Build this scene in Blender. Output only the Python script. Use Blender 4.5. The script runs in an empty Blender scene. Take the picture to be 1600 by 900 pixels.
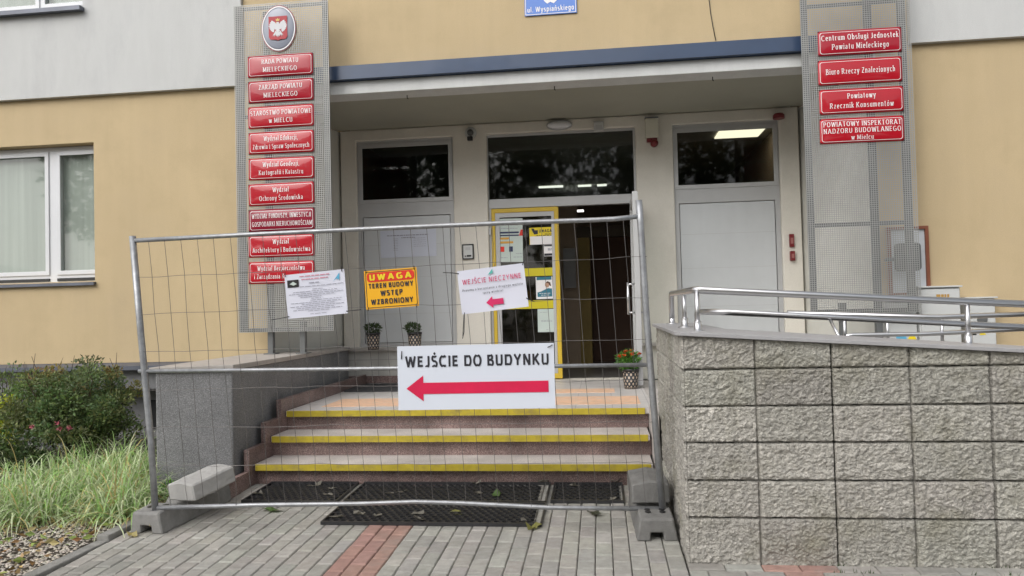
import bpy, bmesh, math, random
from mathutils import Vector, Matrix, noise
random.seed(7)
R = math.radians
scn = bpy.context.scene
COL = scn.collection

# ------------------------------------------------------------------ camera
FPX = 1160.0
PITCH, ROLL, YAW = R(1.47), R(1.43), R(6.75)
CAM = Vector((0, 0, 1.4))
cf = Vector((-math.sin(YAW)*math.cos(PITCH), math.cos(YAW)*math.cos(PITCH), math.sin(PITCH)))
r0 = Vector((math.cos(YAW), math.sin(YAW), 0)); u0 = r0.cross(cf)
cr = r0*math.cos(ROLL) - u0*math.sin(ROLL)
cu = u0*math.cos(ROLL) + r0*math.sin(ROLL)
cam_d = bpy.data.cameras.new('camera'); cam = bpy.data.objects.new('camera', cam_d); COL.objects.link(cam)
m3 = Matrix((cr, cu, -cf)).transposed()
cam.matrix_world = Matrix.Translation(CAM) @ m3.to_4x4()
cam_d.sensor_width = 36; cam_d.lens = 36*FPX/1600; cam_d.clip_start = .05; cam_d.clip_end = 500
scn.camera = cam

# ------------------------------------------------------------------ world, sun, exposure
SUN_EL, SUN_AZ = R(40), R(212)          # azimuth clockwise from +Y (north): behind the camera, to the left
w = bpy.data.worlds.new('World'); scn.world = w; w.use_nodes = True
nt = w.node_tree; bg = nt.nodes['Background']
sky = nt.nodes.new('ShaderNodeTexSky'); sky.sky_type = 'NISHITA'; sky.sun_disc = False
sky.sun_elevation = SUN_EL; sky.sun_rotation = SUN_AZ; sky.dust_density = 3; sky.air_density = 1
hs = nt.nodes.new('ShaderNodeHueSaturation'); hs.inputs['Saturation'].default_value = .22
nt.links.new(sky.outputs[0], hs.inputs['Color']); nt.links.new(hs.outputs[0], bg.inputs[0])
bg.inputs[1].default_value = .15
sd = bpy.data.lights.new('sun', 'SUN'); sd.energy = .95; sd.angle = R(75); sd.color = (1, .97, .92)
so = bpy.data.objects.new('sun', sd); COL.objects.link(so)
sv = Vector((math.sin(SUN_AZ)*math.cos(SUN_EL), math.cos(SUN_AZ)*math.cos(SUN_EL), math.sin(SUN_EL)))
so.rotation_euler = (-sv).to_track_quat('-Z', 'Y').to_euler(); so.location = sv*30
scn.view_settings.view_transform = 'Standard'; scn.view_settings.look = 'None'
scn.view_settings.exposure = .50; scn.view_settings.gamma = 1; scn.view_settings.use_curve_mapping = False

# ------------------------------------------------------------------ placing
def ray(x, y): return cf + cr*((x-800)/FPX) - cu*((y-450)/FPX)
def at(x, y, Y):
    d = ray(x, y); return CAM + d*(Y/d.y)
def atz(x, y, z):
    d = ray(x, y); return CAM + d*((z-CAM.z)/d.z)
def gz(Y): return .034*(max(min(Y, 5.85), -1) - 5.85)
def atg(x, y):
    d = ray(x, y); t = (-.034*5.85 - CAM.z)/(d.z - .034*d.y); return CAM + d*t

# ------------------------------------------------------------------ materials
MATS = {}
def nodes(name):
    m = bpy.data.materials.new(name); m.use_nodes = True
    t = m.node_tree; return m, t, t.nodes['Principled BSDF']
def mat(name, col, rough=.6, metal=0, var=.12, scale=4, bump=0, bscale=120, coat=0, spec=.5, stain=None, sscale=.8, attr=False, stretch=None, bdist=.01, streak=0, grain=0):
    if name in MATS: return MATS[name]
    m, t, b = nodes(name); L = t.links.new; N = t.nodes.new
    tc = N('ShaderNodeTexCoord'); vec = tc.outputs['Object']
    if stretch:
        mp = N('ShaderNodeMapping'); mp.inputs['Scale'].default_value = stretch; L(vec, mp.inputs[0]); vec = mp.outputs[0]
    n1 = N('ShaderNodeTexNoise'); n1.inputs['Scale'].default_value = scale; n1.inputs['Detail'].default_value = 7; n1.inputs['Roughness'].default_value = .65
    L(vec, n1.inputs['Vector'])
    mr = N('ShaderNodeMapRange'); mr.inputs['From Min'].default_value = .3; mr.inputs['From Max'].default_value = .7
    mr.inputs['To Min'].default_value = 1-var; mr.inputs['To Max'].default_value = 1+var; L(n1.outputs[0], mr.inputs[0])
    mx = N('ShaderNodeMix'); mx.data_type = 'RGBA'; mx.blend_type = 'MULTIPLY'; mx.inputs[0].default_value = 1
    mx.inputs[6].default_value = (*col, 1); L(mr.outputs[0], mx.inputs[7]); out = mx.outputs[2]
    if attr:
        a = N('ShaderNodeVertexColor'); a.layer_name = 'tint'
        m2 = N('ShaderNodeMix'); m2.data_type = 'RGBA'; m2.blend_type = 'MULTIPLY'; m2.inputs[0].default_value = 1
        L(out, m2.inputs[6]); L(a.outputs[0], m2.inputs[7]); out = m2.outputs[2]
    if stain:
        n2 = N('ShaderNodeTexNoise'); n2.inputs['Scale'].default_value = sscale; n2.inputs['Detail'].default_value = 8; n2.inputs['Roughness'].default_value = .7
        L(vec, n2.inputs['Vector'])
        r2 = N('ShaderNodeMapRange'); r2.inputs['From Min'].default_value = .5; r2.inputs['From Max'].default_value = .75; L(n2.outputs[0], r2.inputs[0])
        m3_ = N('ShaderNodeMix'); m3_.data_type = 'RGBA'; L(r2.outputs[0], m3_.inputs[0]); L(out, m3_.inputs[6]); m3_.inputs[7].default_value = (*stain, 1); out = m3_.outputs[2]
    for amt, sc_, ms_ in ((streak, 1.5, (5, 5, .45)), (grain, 150, (1, 1, 1))):
        if not amt: continue
        mp2 = N('ShaderNodeMapping'); mp2.inputs['Scale'].default_value = ms_; L(tc.outputs['Object'], mp2.inputs[0])
        n4 = N('ShaderNodeTexNoise'); n4.inputs['Scale'].default_value = sc_; n4.inputs['Detail'].default_value = 6; n4.inputs['Roughness'].default_value = .6; L(mp2.outputs[0], n4.inputs['Vector'])
        r4 = N('ShaderNodeMapRange'); r4.inputs['From Min'].default_value = .32; r4.inputs['From Max'].default_value = .68; r4.inputs['To Min'].default_value = 1-amt; r4.inputs['To Max'].default_value = 1+amt*.6; L(n4.outputs[0], r4.inputs[0])
        m4 = N('ShaderNodeMix'); m4.data_type = 'RGBA'; m4.blend_type = 'MULTIPLY'; m4.inputs[0].default_value = 1; L(out, m4.inputs[6]); L(r4.outputs[0], m4.inputs[7]); out = m4.outputs[2]
    L(out, b.inputs['Base Color'])
    b.inputs['Roughness'].default_value = rough; b.inputs['Metallic'].default_value = metal
    b.inputs['Specular IOR Level'].default_value = spec
    if coat: b.inputs['Coat Weight'].default_value = coat; b.inputs['Coat Roughness'].default_value = .04
    if bump:
        nb = N('ShaderNodeTexNoise'); nb.inputs['Scale'].default_value = bscale; nb.inputs['Detail'].default_value = 4; L(vec, nb.inputs['Vector'])
        bp = N('ShaderNodeBump'); bp.inputs['Strength'].default_value = bump; bp.inputs['Distance'].default_value = bdist
        L(nb.outputs[0], bp.inputs['Height']); L(bp.outputs[0], b.inputs['Normal'])
    MATS[name] = m; return m
def speckle(name, c1, c2, c3, scale=140, rough=.35, big=.25, bump=0, bdist=.003):
    m, t, b = nodes(name); L = t.links.new; N = t.nodes.new
    tc = N('ShaderNodeTexCoord')
    v = N('ShaderNodeTexVoronoi'); v.inputs['Scale'].default_value = scale; L(tc.outputs['Object'], v.inputs['Vector'])
    cr_ = N('ShaderNodeValToRGB'); e = cr_.color_ramp; e.elements[0].color = (*c1, 1); e.elements[1].color = (*c2, 1); e.elements[0].position = .25; e.elements[1].position = .6
    x = e.elements.new(.85); x.color = (*c3, 1)
    L(v.outputs['Color'], cr_.inputs[0])
    n = N('ShaderNodeTexNoise'); n.inputs['Scale'].default_value = 3; n.inputs['Detail'].default_value = 8; L(tc.outputs['Object'], n.inputs['Vector'])
    mr = N('ShaderNodeMapRange'); mr.inputs['From Min'].default_value = .3; mr.inputs['From Max'].default_value = .7; mr.inputs['To Min'].default_value = 1-big; mr.inputs['To Max'].default_value = 1+big; L(n.outputs[0], mr.inputs[0])
    mx = N('ShaderNodeMix'); mx.data_type = 'RGBA'; mx.blend_type = 'MULTIPLY'; mx.inputs[0].default_value = 1; L(cr_.outputs[0], mx.inputs[6]); L(mr.outputs[0], mx.inputs[7])
    L(mx.outputs[2], b.inputs['Base Color']); b.inputs['Roughness'].default_value = rough
    if bump:
        bp = N('ShaderNodeBump'); bp.inputs['Strength'].default_value = bump; bp.inputs['Distance'].default_value = bdist
        L(v.outputs['Distance'], bp.inputs['Height']); L(bp.outputs[0], b.inputs['Normal'])
    return m
def glass(name, tint=(.75, .8, .78), refl=1.45):
    m, t, b = nodes(name); L = t.links.new; N = t.nodes.new; t.nodes.remove(b)
    tr = N('ShaderNodeBsdfTransparent'); tr.inputs[0].default_value = (*tint, 1)
    gl = N('ShaderNodeBsdfGlossy'); gl.inputs['Roughness'].default_value = .03; gl.inputs[0].default_value = (1, 1, 1, 1)
    fr = N('ShaderNodeFresnel'); fr.inputs[0].default_value = refl
    tc = N('ShaderNodeTexCoord'); n = N('ShaderNodeTexNoise'); n.inputs['Scale'].default_value = 2.2; L(tc.outputs['Object'], n.inputs['Vector'])
    bp = N('ShaderNodeBump'); bp.inputs['Strength'].default_value = .02; bp.inputs['Distance'].default_value = .02; L(n.outputs[0], bp.inputs['Height']); L(bp.outputs[0], gl.inputs['Normal'])
    ge = N('ShaderNodeNewGeometry'); sb = N('ShaderNodeMath'); sb.operation = 'SUBTRACT'; sb.inputs[0].default_value = 1; L(ge.outputs['Backfacing'], sb.inputs[1])
    ml = N('ShaderNodeMath'); ml.operation = 'MULTIPLY'; L(fr.outputs[0], ml.inputs[0]); L(sb.outputs[0], ml.inputs[1])
    mx = N('ShaderNodeMixShader'); L(ml.outputs[0], mx.inputs[0]); L(tr.outputs[0], mx.inputs[1]); L(gl.outputs[0], mx.inputs[2])
    L(mx.outputs[0], t.nodes['Material Output'].inputs[0]); return m
def emit(name, col, s):
    m, t, b = nodes(name); b.inputs['Base Color'].default_value = (*col, 1); b.inputs['Emission Color'].default_value = (*col, 1); b.inputs['Emission Strength'].default_value = s; return m
def leafmat(name, col, rough=.5, trans=.35):
    m, t, b = nodes(name); L = t.links.new; N = t.nodes.new
    a = N('ShaderNodeVertexColor'); a.layer_name = 'tint'
    mx = N('ShaderNodeMix'); mx.data_type = 'RGBA'; mx.blend_type = 'MULTIPLY'; mx.inputs[0].default_value = 1; mx.inputs[6].default_value = (*col, 1); L(a.outputs[0], mx.inputs[7])
    L(mx.outputs[2], b.inputs['Base Color']); b.inputs['Roughness'].default_value = rough
    tl = N('ShaderNodeBsdfTranslucent'); L(mx.outputs[2], tl.inputs[0])
    ms = N('ShaderNodeMixShader'); ms.inputs[0].default_value = trans; L(b.outputs[0], ms.inputs[1]); L(tl.outputs[0], ms.inputs[2])
    L(ms.outputs[0], t.nodes['Material Output'].inputs[0]); return m
def tilemat(name, col, joint, w_, h_, mortar=.012, rough=.4, axes='xz', off=0.0):
    m, t, b = nodes(name); L = t.links.new; N = t.nodes.new
    tc = N('ShaderNodeTexCoord'); sp = N('ShaderNodeSeparateXYZ'); L(tc.outputs['Object'], sp.inputs[0])
    cb = N('ShaderNodeCombineXYZ'); L(sp.outputs['XYZ'.index(axes[0].upper())], cb.inputs[0]); L(sp.outputs['XYZ'.index(axes[1].upper())], cb.inputs[1])
    br = N('ShaderNodeTexBrick'); br.offset = off; br.inputs['Scale'].default_value = 1; br.inputs['Brick Width'].default_value = w_; br.inputs['Row Height'].default_value = h_
    br.inputs['Mortar Size'].default_value = mortar*w_; br.inputs['Color1'].default_value = (*col, 1); br.inputs['Color2'].default_value = (*[c*.93 for c in col], 1); br.inputs['Mortar'].default_value = (*joint, 1)
    L(cb.outputs[0], br.inputs['Vector'])
    n = N('ShaderNodeTexNoise'); n.inputs['Scale'].default_value = 6; n.inputs['Detail'].default_value = 8; L(tc.outputs['Object'], n.inputs['Vector'])
    mr = N('ShaderNodeMapRange'); mr.inputs['To Min'].default_value = .8; mr.inputs['To Max'].default_value = 1.2; L(n.outputs[0], mr.inputs[0])
    mx = N('ShaderNodeMix'); mx.data_type = 'RGBA'; mx.blend_type = 'MULTIPLY'; mx.inputs[0].default_value = 1; L(br.outputs[0], mx.inputs[6]); L(mr.outputs[0], mx.inputs[7])
    L(mx.outputs[2], b.inputs['Base Color']); b.inputs['Roughness'].default_value = rough; return m
def potmat(name):
    m, t, b = nodes(name); L = t.links.new; N = t.nodes.new
    tc = N('ShaderNodeTexCoord'); mp = N('ShaderNodeMapping'); L(tc.outputs['UV'], mp.inputs[0]); mp.inputs['Scale'].default_value = (16, 7, 1); mp.inputs['Rotation'].default_value = (0, 0, R(45))
    ck = N('ShaderNodeTexVoronoi'); ck.inputs['Scale'].default_value = 1; ck.inputs['Randomness'].default_value = 0; L(mp.outputs[0], ck.inputs['Vector'])
    cr_ = N('ShaderNodeValToRGB'); cr_.color_ramp.interpolation = 'CONSTANT'; cr_.color_ramp.elements[0].color = (.42, .33, .25, 1); cr_.color_ramp.elements[1].color = (.02, .02, .022, 1); cr_.color_ramp.elements[1].position = .3
    L(ck.outputs['Distance'], cr_.inputs[0]); L(cr_.outputs[0], b.inputs['Base Color']); b.inputs['Roughness'].default_value = .5; return m

M_YEL = mat('yellow_render', (.55, .43, .258), .9, var=.07, scale=2.2, bump=.35, bscale=260, stain=(.49, .385, .24), sscale=1.1, streak=.03, grain=.10)
M_GRY = mat('grey_render', (.58, .585, .575), .9, var=.06, scale=1.3, bump=.3, bscale=260, stain=(.48, .485, .485), sscale=1.3, stretch=(1.6, 1, .55), streak=.025, grain=.10)
M_BEI = mat('beige_paint', (.70, .67, .60), .8, var=.04, scale=2, bump=.1, bscale=200, stain=(.63, .60, .53), sscale=1.5, streak=.02, grain=.06)
M_REC = mat('greyish_paint', (.60, .595, .545), .85, var=.05, scale=2, stain=(.53, .52, .47), sscale=1.5)
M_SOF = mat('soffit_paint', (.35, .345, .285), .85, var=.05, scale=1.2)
M_LIN = mat('white_render', (.62, .63, .62), .85, var=.06, scale=2, bump=.2, bscale=220, streak=.06, grain=.08)
M_BLU = mat('blue_sheet_metal', (.030, .056, .115), .35, var=.12, scale=2.5, metal=.0, coat=.2)
M_FLASH = mat('grey_flashing', (.12, .13, .16), .4, metal=.3, var=.2)
M_BASE = mat('grey_base_render', (.20, .20, .205), .9, var=.1, scale=3, bump=.4, bscale=200)
M_STUC = speckle('mosaic_plaster', (.17, .17, .175), (.25, .25, .255), (.35, .35, .35), 230, .8, .14, .6, .004)
M_COPE = mat('stone_coping', (.42, .39, .36), .6, var=.12, scale=8, bump=.1)
M_ALU = mat('grey_aluminium', (.47, .475, .475), .42, var=.04, metal=.15)
M_ALUP = mat('grey_door_panel', (.57, .59, .60), .33, streak=.02, var=.06, scale=1.2, metal=.1)
M_YFR = mat('yellow_frame', (.62, .43, .04), .4, var=.06)
M_YTAPE = mat('yellow_glass_tape', (.58, .50, .02), .35, var=.04)
M_GLASS = glass('window_glass', (.55, .58, .56), 1.5)
M_GLASS2 = glass('office_window_glass', (.93, .94, .93), 1.5)
M_WHITE = mat('white_pvc', (.64, .65, .67), .35, var=.03)
M_BLIND = mat('pale_blind', (.38, .42, .385), .8, var=.16, scale=1.6, stretch=(7, 1, .12))  # stretched tone bands put the shading of folds into the colour
M_DARK = mat('dark_void', (.012, .012, .013), .8)
M_GRAN = speckle('red_granite', (.12, .08, .073), (.23, .155, .142), (.36, .275, .255), 230, .35, .38)
M_TREAD = speckle('light_granite', (.44, .41, .385), (.57, .53, .50), (.66, .61, .58), 260, .45, .2)
M_NOSE = mat('yellow_nosing', (.47, .37, .03), .5, var=.18, scale=9, stain=(.25, .20, .07), sscale=8)
M_PEACH = mat('worn_orange_paint', (.78, .50, .33), .55, var=.15, scale=14, stain=(.60, .54, .48), sscale=9)
M_TILE = tilemat('white_tiles', (.58, .57, .53), (.36, .35, .33), .30, .40)
M_LTILE = tilemat('landing_tiles', (.60, .57, .545), (.36, .34, .33), .32, .32, .010, .4, 'xy')
M_CONC = mat('concrete', (.25, .245, .235), .9, var=.2, scale=9, bump=.5, bscale=130, stain=(.17, .167, .16), sscale=4)
M_CONCD = mat('dark_concrete', (.18, .177, .17), .85, var=.22, scale=9, bump=.5, bscale=130, stain=(.12, .12, .115), sscale=4)  # darker concrete tone for the right fence foot and its block
M_CONCL = mat('pale_concrete', (.42, .41, .395), .9, var=.14, scale=8, bump=.4, bscale=150, stain=(.38, .375, .36), sscale=4)
M_PAVE = mat('paver_concrete', (.34, .327, .297), .9, var=.18, scale=16, bump=.5, bscale=220, attr=True, stain=(.26, .26, .235), sscale=2.2)
M_SOIL = mat('joint_sand', (.075, .068, .058), .95, var=.3, scale=20, bump=.5)
M_KERB = mat('kerb_concrete', (.27, .265, .25), .9, var=.18, scale=8, bump=.5, stain=(.17, .17, .15), sscale=5)
M_BED = mat('bed_soil', (.075, .062, .047), .95, var=.4, scale=12, bump=1, bscale=60)
M_PEB = mat('pebbles', (.50, .46, .42), .85, var=.2, scale=30, attr=True)
M_STONE = mat('split_face_stone', (.40, .382, .342), .92, var=.36, scale=30, bump=1.0, bscale=85, bdist=.016, stain=(.27, .255, .195), sscale=2.4, attr=True)
M_WCOPE = mat('grey_stone_slab', (.36, .355, .36), .45, var=.08, scale=20)
M_STEEL = mat('stainless_steel', (.64, .64, .65), .32, metal=1, var=.05)
M_GALV = mat('galvanised_tube', (.36, .37, .385), .45, metal=.65, var=.22, scale=22, stain=(.27, .275, .29), sscale=8)
M_WIRE = mat('galvanised_wire', (.14, .13, .125), .5, metal=.5, var=.3, scale=5)
M_MESH = mat('perforated_zinc', (.40, .40, .385), .5, metal=.35, var=.12, scale=2)
M_FRM = mat('panel_frame_steel', (.15, .155, .155), .5, metal=.4, var=.12)
M_RED = mat('red_enamel', (.43, .003, .014), .35, var=.06, coat=.75, spec=.25)
M_RED2 = mat('deep_red_enamel', (.36, .004, .018), .32, var=.08, coat=.6, spec=.25)
M_DRED = mat('dark_red_enamel', (.25, .004, .024), .35, var=.06, coat=.6, spec=.25)
M_LETW = mat('white_enamel', (.82, .80, .80), .35, var=.02)
M_PAPER = mat('white_paper', (.66, .67, .76), .55, var=.02, scale=2)
M_PLATE = mat('white_board', (.66, .70, .78), .45, var=.015, scale=2)
M_INK = mat('black_ink', (.022, .022, .03), .5)
M_GINK = mat('grey_ink', (.30, .30, .36), .6)
M_PINK = mat('magenta_ink', (.62, .02, .12), .5)
M_ORANGE = mat('orange_board', (.83, .42, .01), .4, var=.02)
M_REDP = mat('red_print', (.70, .03, .015), .4)
M_YEL2 = mat('yellow_print', (.80, .62, .02), .4)
M_BLUS = mat('blue_enamel', (.045, .17, .58), .3, var=.03, coat=.6)
M_SILV = mat('silver_enamel', (.25, .27, .33), .35, var=.06, coat=.25)
M_SHLD = mat('matt_red_enamel', (.38, .01, .02), .45)
M_EAG = mat('eagle_white', (.62, .62, .64), .5, var=.05)
M_GOLD = mat('gold_paint', (.66, .46, .10), .35)
M_BLK = mat('black_plastic', (.015, .015, .016), .4)
M_RUB = mat('black_rubber', (.028, .028, .03), .42, var=.3, scale=14)
M_LGREY = mat('light_grey_plastic', (.55, .56, .55), .45, var=.03)
M_CREAM = mat('cream_plastic', (.62, .60, .50), .45, var=.03)
M_REDPL = mat('red_plastic', (.17, .014, .018), .35)
M_BROWN = mat('brown_wood', (.22, .07, .035), .5, var=.2)
M_TEAL = mat('teal_print', (.03, .17, .24), .4)
M_NAVY = mat('navy_print', (.02, .03, .09), .4)
M_SKIN = mat('warm_print', (.50, .30, .20), .5)
M_GREENP = mat('pale_green_paper', (.52, .60, .56), .5, var=.03)
M_LBLUE = mat('light_blue_print', (.12, .42, .62), .4)
M_POT = potmat('pot_lattice')
M_BARK = mat('twig_bark', (.07, .05, .035), .9, var=.3, scale=30)
M_LEAF = leafmat('rose_leaves', (.15, .205, .09))
M_LEAFY = leafmat('yellow_green_leaves', (.33, .38, .04))
M_GRASS = leafmat('variegated_blades', (.60, .64, .46), .5, .3)
M_DRY = leafmat('dry_leaves', (.42, .36, .24), .7, .2)
M_LEAFD = leafmat('dark_foliage', (.06, .095, .035))
M_FLO = leafmat('orange_petals', (.55, .10, .015), .5, .3)
M_ROSE = leafmat('pink_petals', (.55, .17, .22), .5, .3)
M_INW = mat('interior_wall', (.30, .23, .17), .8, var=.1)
M_INC = mat('interior_ceiling', (.62, .62, .58), .8)
M_INF = mat('interior_floor', (.12, .115, .11), .3)
M_LED = emit('ceiling_panel_light', (1, .86, .66), 2.6)
M_TUBE = emit('strip_light', (1, .97, .9), 2)

# ------------------------------------------------------------------ mesh building
class MB:
    def __init__(s): s.bm = bmesh.new(); s.tint = None
    def quad(s, *p):
        try: return s.bm.faces.new([s.bm.verts.new(q) for q in p])
        except ValueError: return None
    def box(s, x0, x1, y0, y1, z0, z1):
        v = [s.bm.verts.new((x, y, z)) for z in (z0, z1) for y in (y0, y1) for x in (x0, x1)]
        for f in ((0, 2, 3, 1), (4, 5, 7, 6), (0, 1, 5, 4), (2, 6, 7, 3), (0, 4, 6, 2), (1, 3, 7, 5)): s.bm.faces.new([v[i] for i in f])
        return s
    def prism(s, pts, axis, a, b):           # pts polygon in the two other axes
        def p3(p, c):
            return {'x': (c, p[0], p[1]), 'y': (p[0], c, p[1]), 'z': (p[0], p[1], c)}[axis]
        A = [s.bm.verts.new(p3(p, a)) for p in pts]; B = [s.bm.verts.new(p3(p, b)) for p in pts]
        n = len(pts); s.bm.faces.new(A); s.bm.faces.new(B[::-1])
        for i in range(n): s.bm.faces.new((A[i], B[i], B[(i+1) % n], A[(i+1) % n]))
        return s
    def tube(s, pts, r, n=10, cap=True, taper=None):
        pts = [Vector(p) for p in pts]; rings = []; up = None
        for i, p in enumerate(pts):
            if i == 0: d = pts[1]-p
            elif i == len(pts)-1: d = p-pts[i-1]
            else: d = (pts[i+1]-p).normalized()+(p-pts[i-1]).normalized()
            d.normalize()
            if up is None: up = Vector((0, 0, 1)) if abs(d.z) < .9 else Vector((1, 0, 0))
            a = d.cross(up)
            if a.length < 1e-4: a = d.orthogonal()
            a.normalize(); b = a.cross(d).normalized(); up = b if abs(d.z) >= .9 else up
            rr = r if taper is None else r*taper[i]
            rings.append([s.bm.verts.new(p+a*(rr*math.cos(2*math.pi*k/n))+b*(rr*math.sin(2*math.pi*k/n))) for k in range(n)])
        for A, B in zip(rings, rings[1:]):
            for k in range(n):
                f = s.bm.faces.new((A[k], A[(k+1) % n], B[(k+1) % n], B[k])); f.smooth = n > 5
        if cap: s.bm.faces.new(rings[0][::-1]); s.bm.faces.new(rings[-1])
        return s
    def lathe(s, prof, c=(0, 0, 0), n=24, axis='z', cap=True):
        uv = s.bm.loops.layers.uv.verify(); rings = []
        def pt(rr, h, a):
            q = {'z': (rr*math.cos(a), rr*math.sin(a), h), 'y': (rr*math.cos(a), h, rr*math.sin(a))}[axis]
            return Vector(c)+Vector(q)
        for rr, h in prof: rings.append([s.bm.verts.new(pt(rr, h, 2*math.pi*k/n)) for k in range(n)])
        for i, (A, B) in enumerate(zip(rings, rings[1:])):
            for k in range(n):
                f = s.bm.faces.new((A[k], A[(k+1) % n], B[(k+1) % n], B[k])); f.smooth = True
                for l, (uu, vv) in zip(f.loops, ((k, i), (k+1, i), (k+1, i+1), (k, i+1))): l[uv].uv = (uu/n, vv/(len(prof)-1))
        if cap: s.bm.faces.new(rings[0][::-1]); s.bm.faces.new(rings[-1])
        return s
    def holed(s, x0, x1, z0, z1, holes, y0, y1):      # wall slab with rectangular holes, front at y0
        xs = sorted({x0, x1, *[h[0] for h in holes], *[h[1] for h in holes]}); xs = [x for x in xs if x0 <= x <= x1]
        zs = sorted({z0, z1, *[h[2] for h in holes], *[h[3] for h in holes]}); zs = [z for z in zs if z0 <= z <= z1]
        ins = lambda x, z: any(h[0] < x < h[1] and h[2] < z < h[3] for h in holes)
        nx, nz = len(xs)-1, len(zs)-1
        full = [[not ins((xs[i]+xs[i+1])/2, (zs[j]+zs[j+1])/2) for j in range(nz)] for i in range(nx)]
        for i in range(nx):
            for j in range(nz):
                if not full[i][j]: continue
                a, b, c, d = xs[i], xs[i+1], zs[j], zs[j+1]
                s.quad((a, y0, c), (b, y0, c), (b, y0, d), (a, y0, d)); s.quad((a, y1, c), (a, y1, d), (b, y1, d), (b, y1, c))
                if i == 0 or not full[i-1][j]: s.quad((a, y0, c), (a, y0, d), (a, y1, d), (a, y1, c))
                if i == nx-1 or not full[i+1][j]: s.quad((b, y0, c), (b, y1, c), (b, y1, d), (b, y0, d))
                if j == 0 or not full[i][j-1]: s.quad((a, y0, c), (a, y1, c), (b, y1, c), (b, y0, c))
                if j == nz-1 or not full[i][j+1]: s.quad((a, y0, d), (b, y0, d), (b, y1, d), (a, y1, d))
        bmesh.ops.remove_doubles(s.bm, verts=s.bm.verts, dist=1e-5)
        return s
    def frame(s, x0, x1, z0, z1, w_, y0, y1):
        wl, wr, wb, wt = w_ if isinstance(w_, tuple) else (w_,)*4
        return s.holed(x0, x1, z0, z1, [(x0+wl, x1-wr, z0+wb, z1-wt)], y0, y1)
    def build(s, name, m, parent=None, bevel=0, seg=2, loc=None, rot=None, mw=None, smooth=False, fix=True):
        if fix: bmesh.ops.recalc_face_normals(s.bm, faces=s.bm.faces)
        me = bpy.data.meshes.new(name); s.bm.to_mesh(me); s.bm.free()
        o = bpy.data.objects.new(name, me); COL.objects.link(o); me.materials.append(m)
        if smooth:
            for p in me.polygons: p.use_smooth = True
        if parent: o.parent = parent
        if mw is not None: o.matrix_world = mw
        if loc is not None: o.location = loc
        if rot is not None: o.rotation_euler = rot
        if bevel:
            b = o.modifiers.new('bevel', 'BEVEL'); b.width = bevel; b.segments = seg; b.limit_method = 'ANGLE'; b.angle_limit = R(40)
        return o
def tag(o, label, cat, group=None, kind=None):
    if label: o['label'] = label
    if cat: o['category'] = cat
    if group: o['group'] = group
    if kind: o['kind'] = kind
    return o
def struct(o, kind='structure'): o['kind'] = kind; return o
def empty(name, loc, label=None, cat=None, group=None):
    o = bpy.data.objects.new(name, None); COL.objects.link(o); o.location = loc; o.empty_display_size = .1
    return tag(o, label, cat, group)
def bxp(name, m, parent, *b, bevel=0): return MB().box(*b).build(name, m, parent, bevel)
def rel(o, parent):           # keep world placement for a mesh built in world coordinates under a placed Empty
    o.parent = parent; o.matrix_parent_inverse = Matrix.Translation(-parent.location); return o
def wpart(mb, name, m, parent, bevel=0, smooth=False):
    o = mb.build(name, m, None, bevel, smooth=smooth)
    p = parent; off = Vector((0, 0, 0))
    while p: off += p.location; p = p.parent
    o.data.transform(Matrix.Translation(-off)); o.parent = parent
    return o
def tintlayer(bm): return bm.loops.layers.float_color.get('tint') or bm.loops.layers.float_color.new('tint')
def paint(bm, f, c):
    l = tintlayer(bm)
    for lp in f.loops: lp[l] = (*c, 1)

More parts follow.
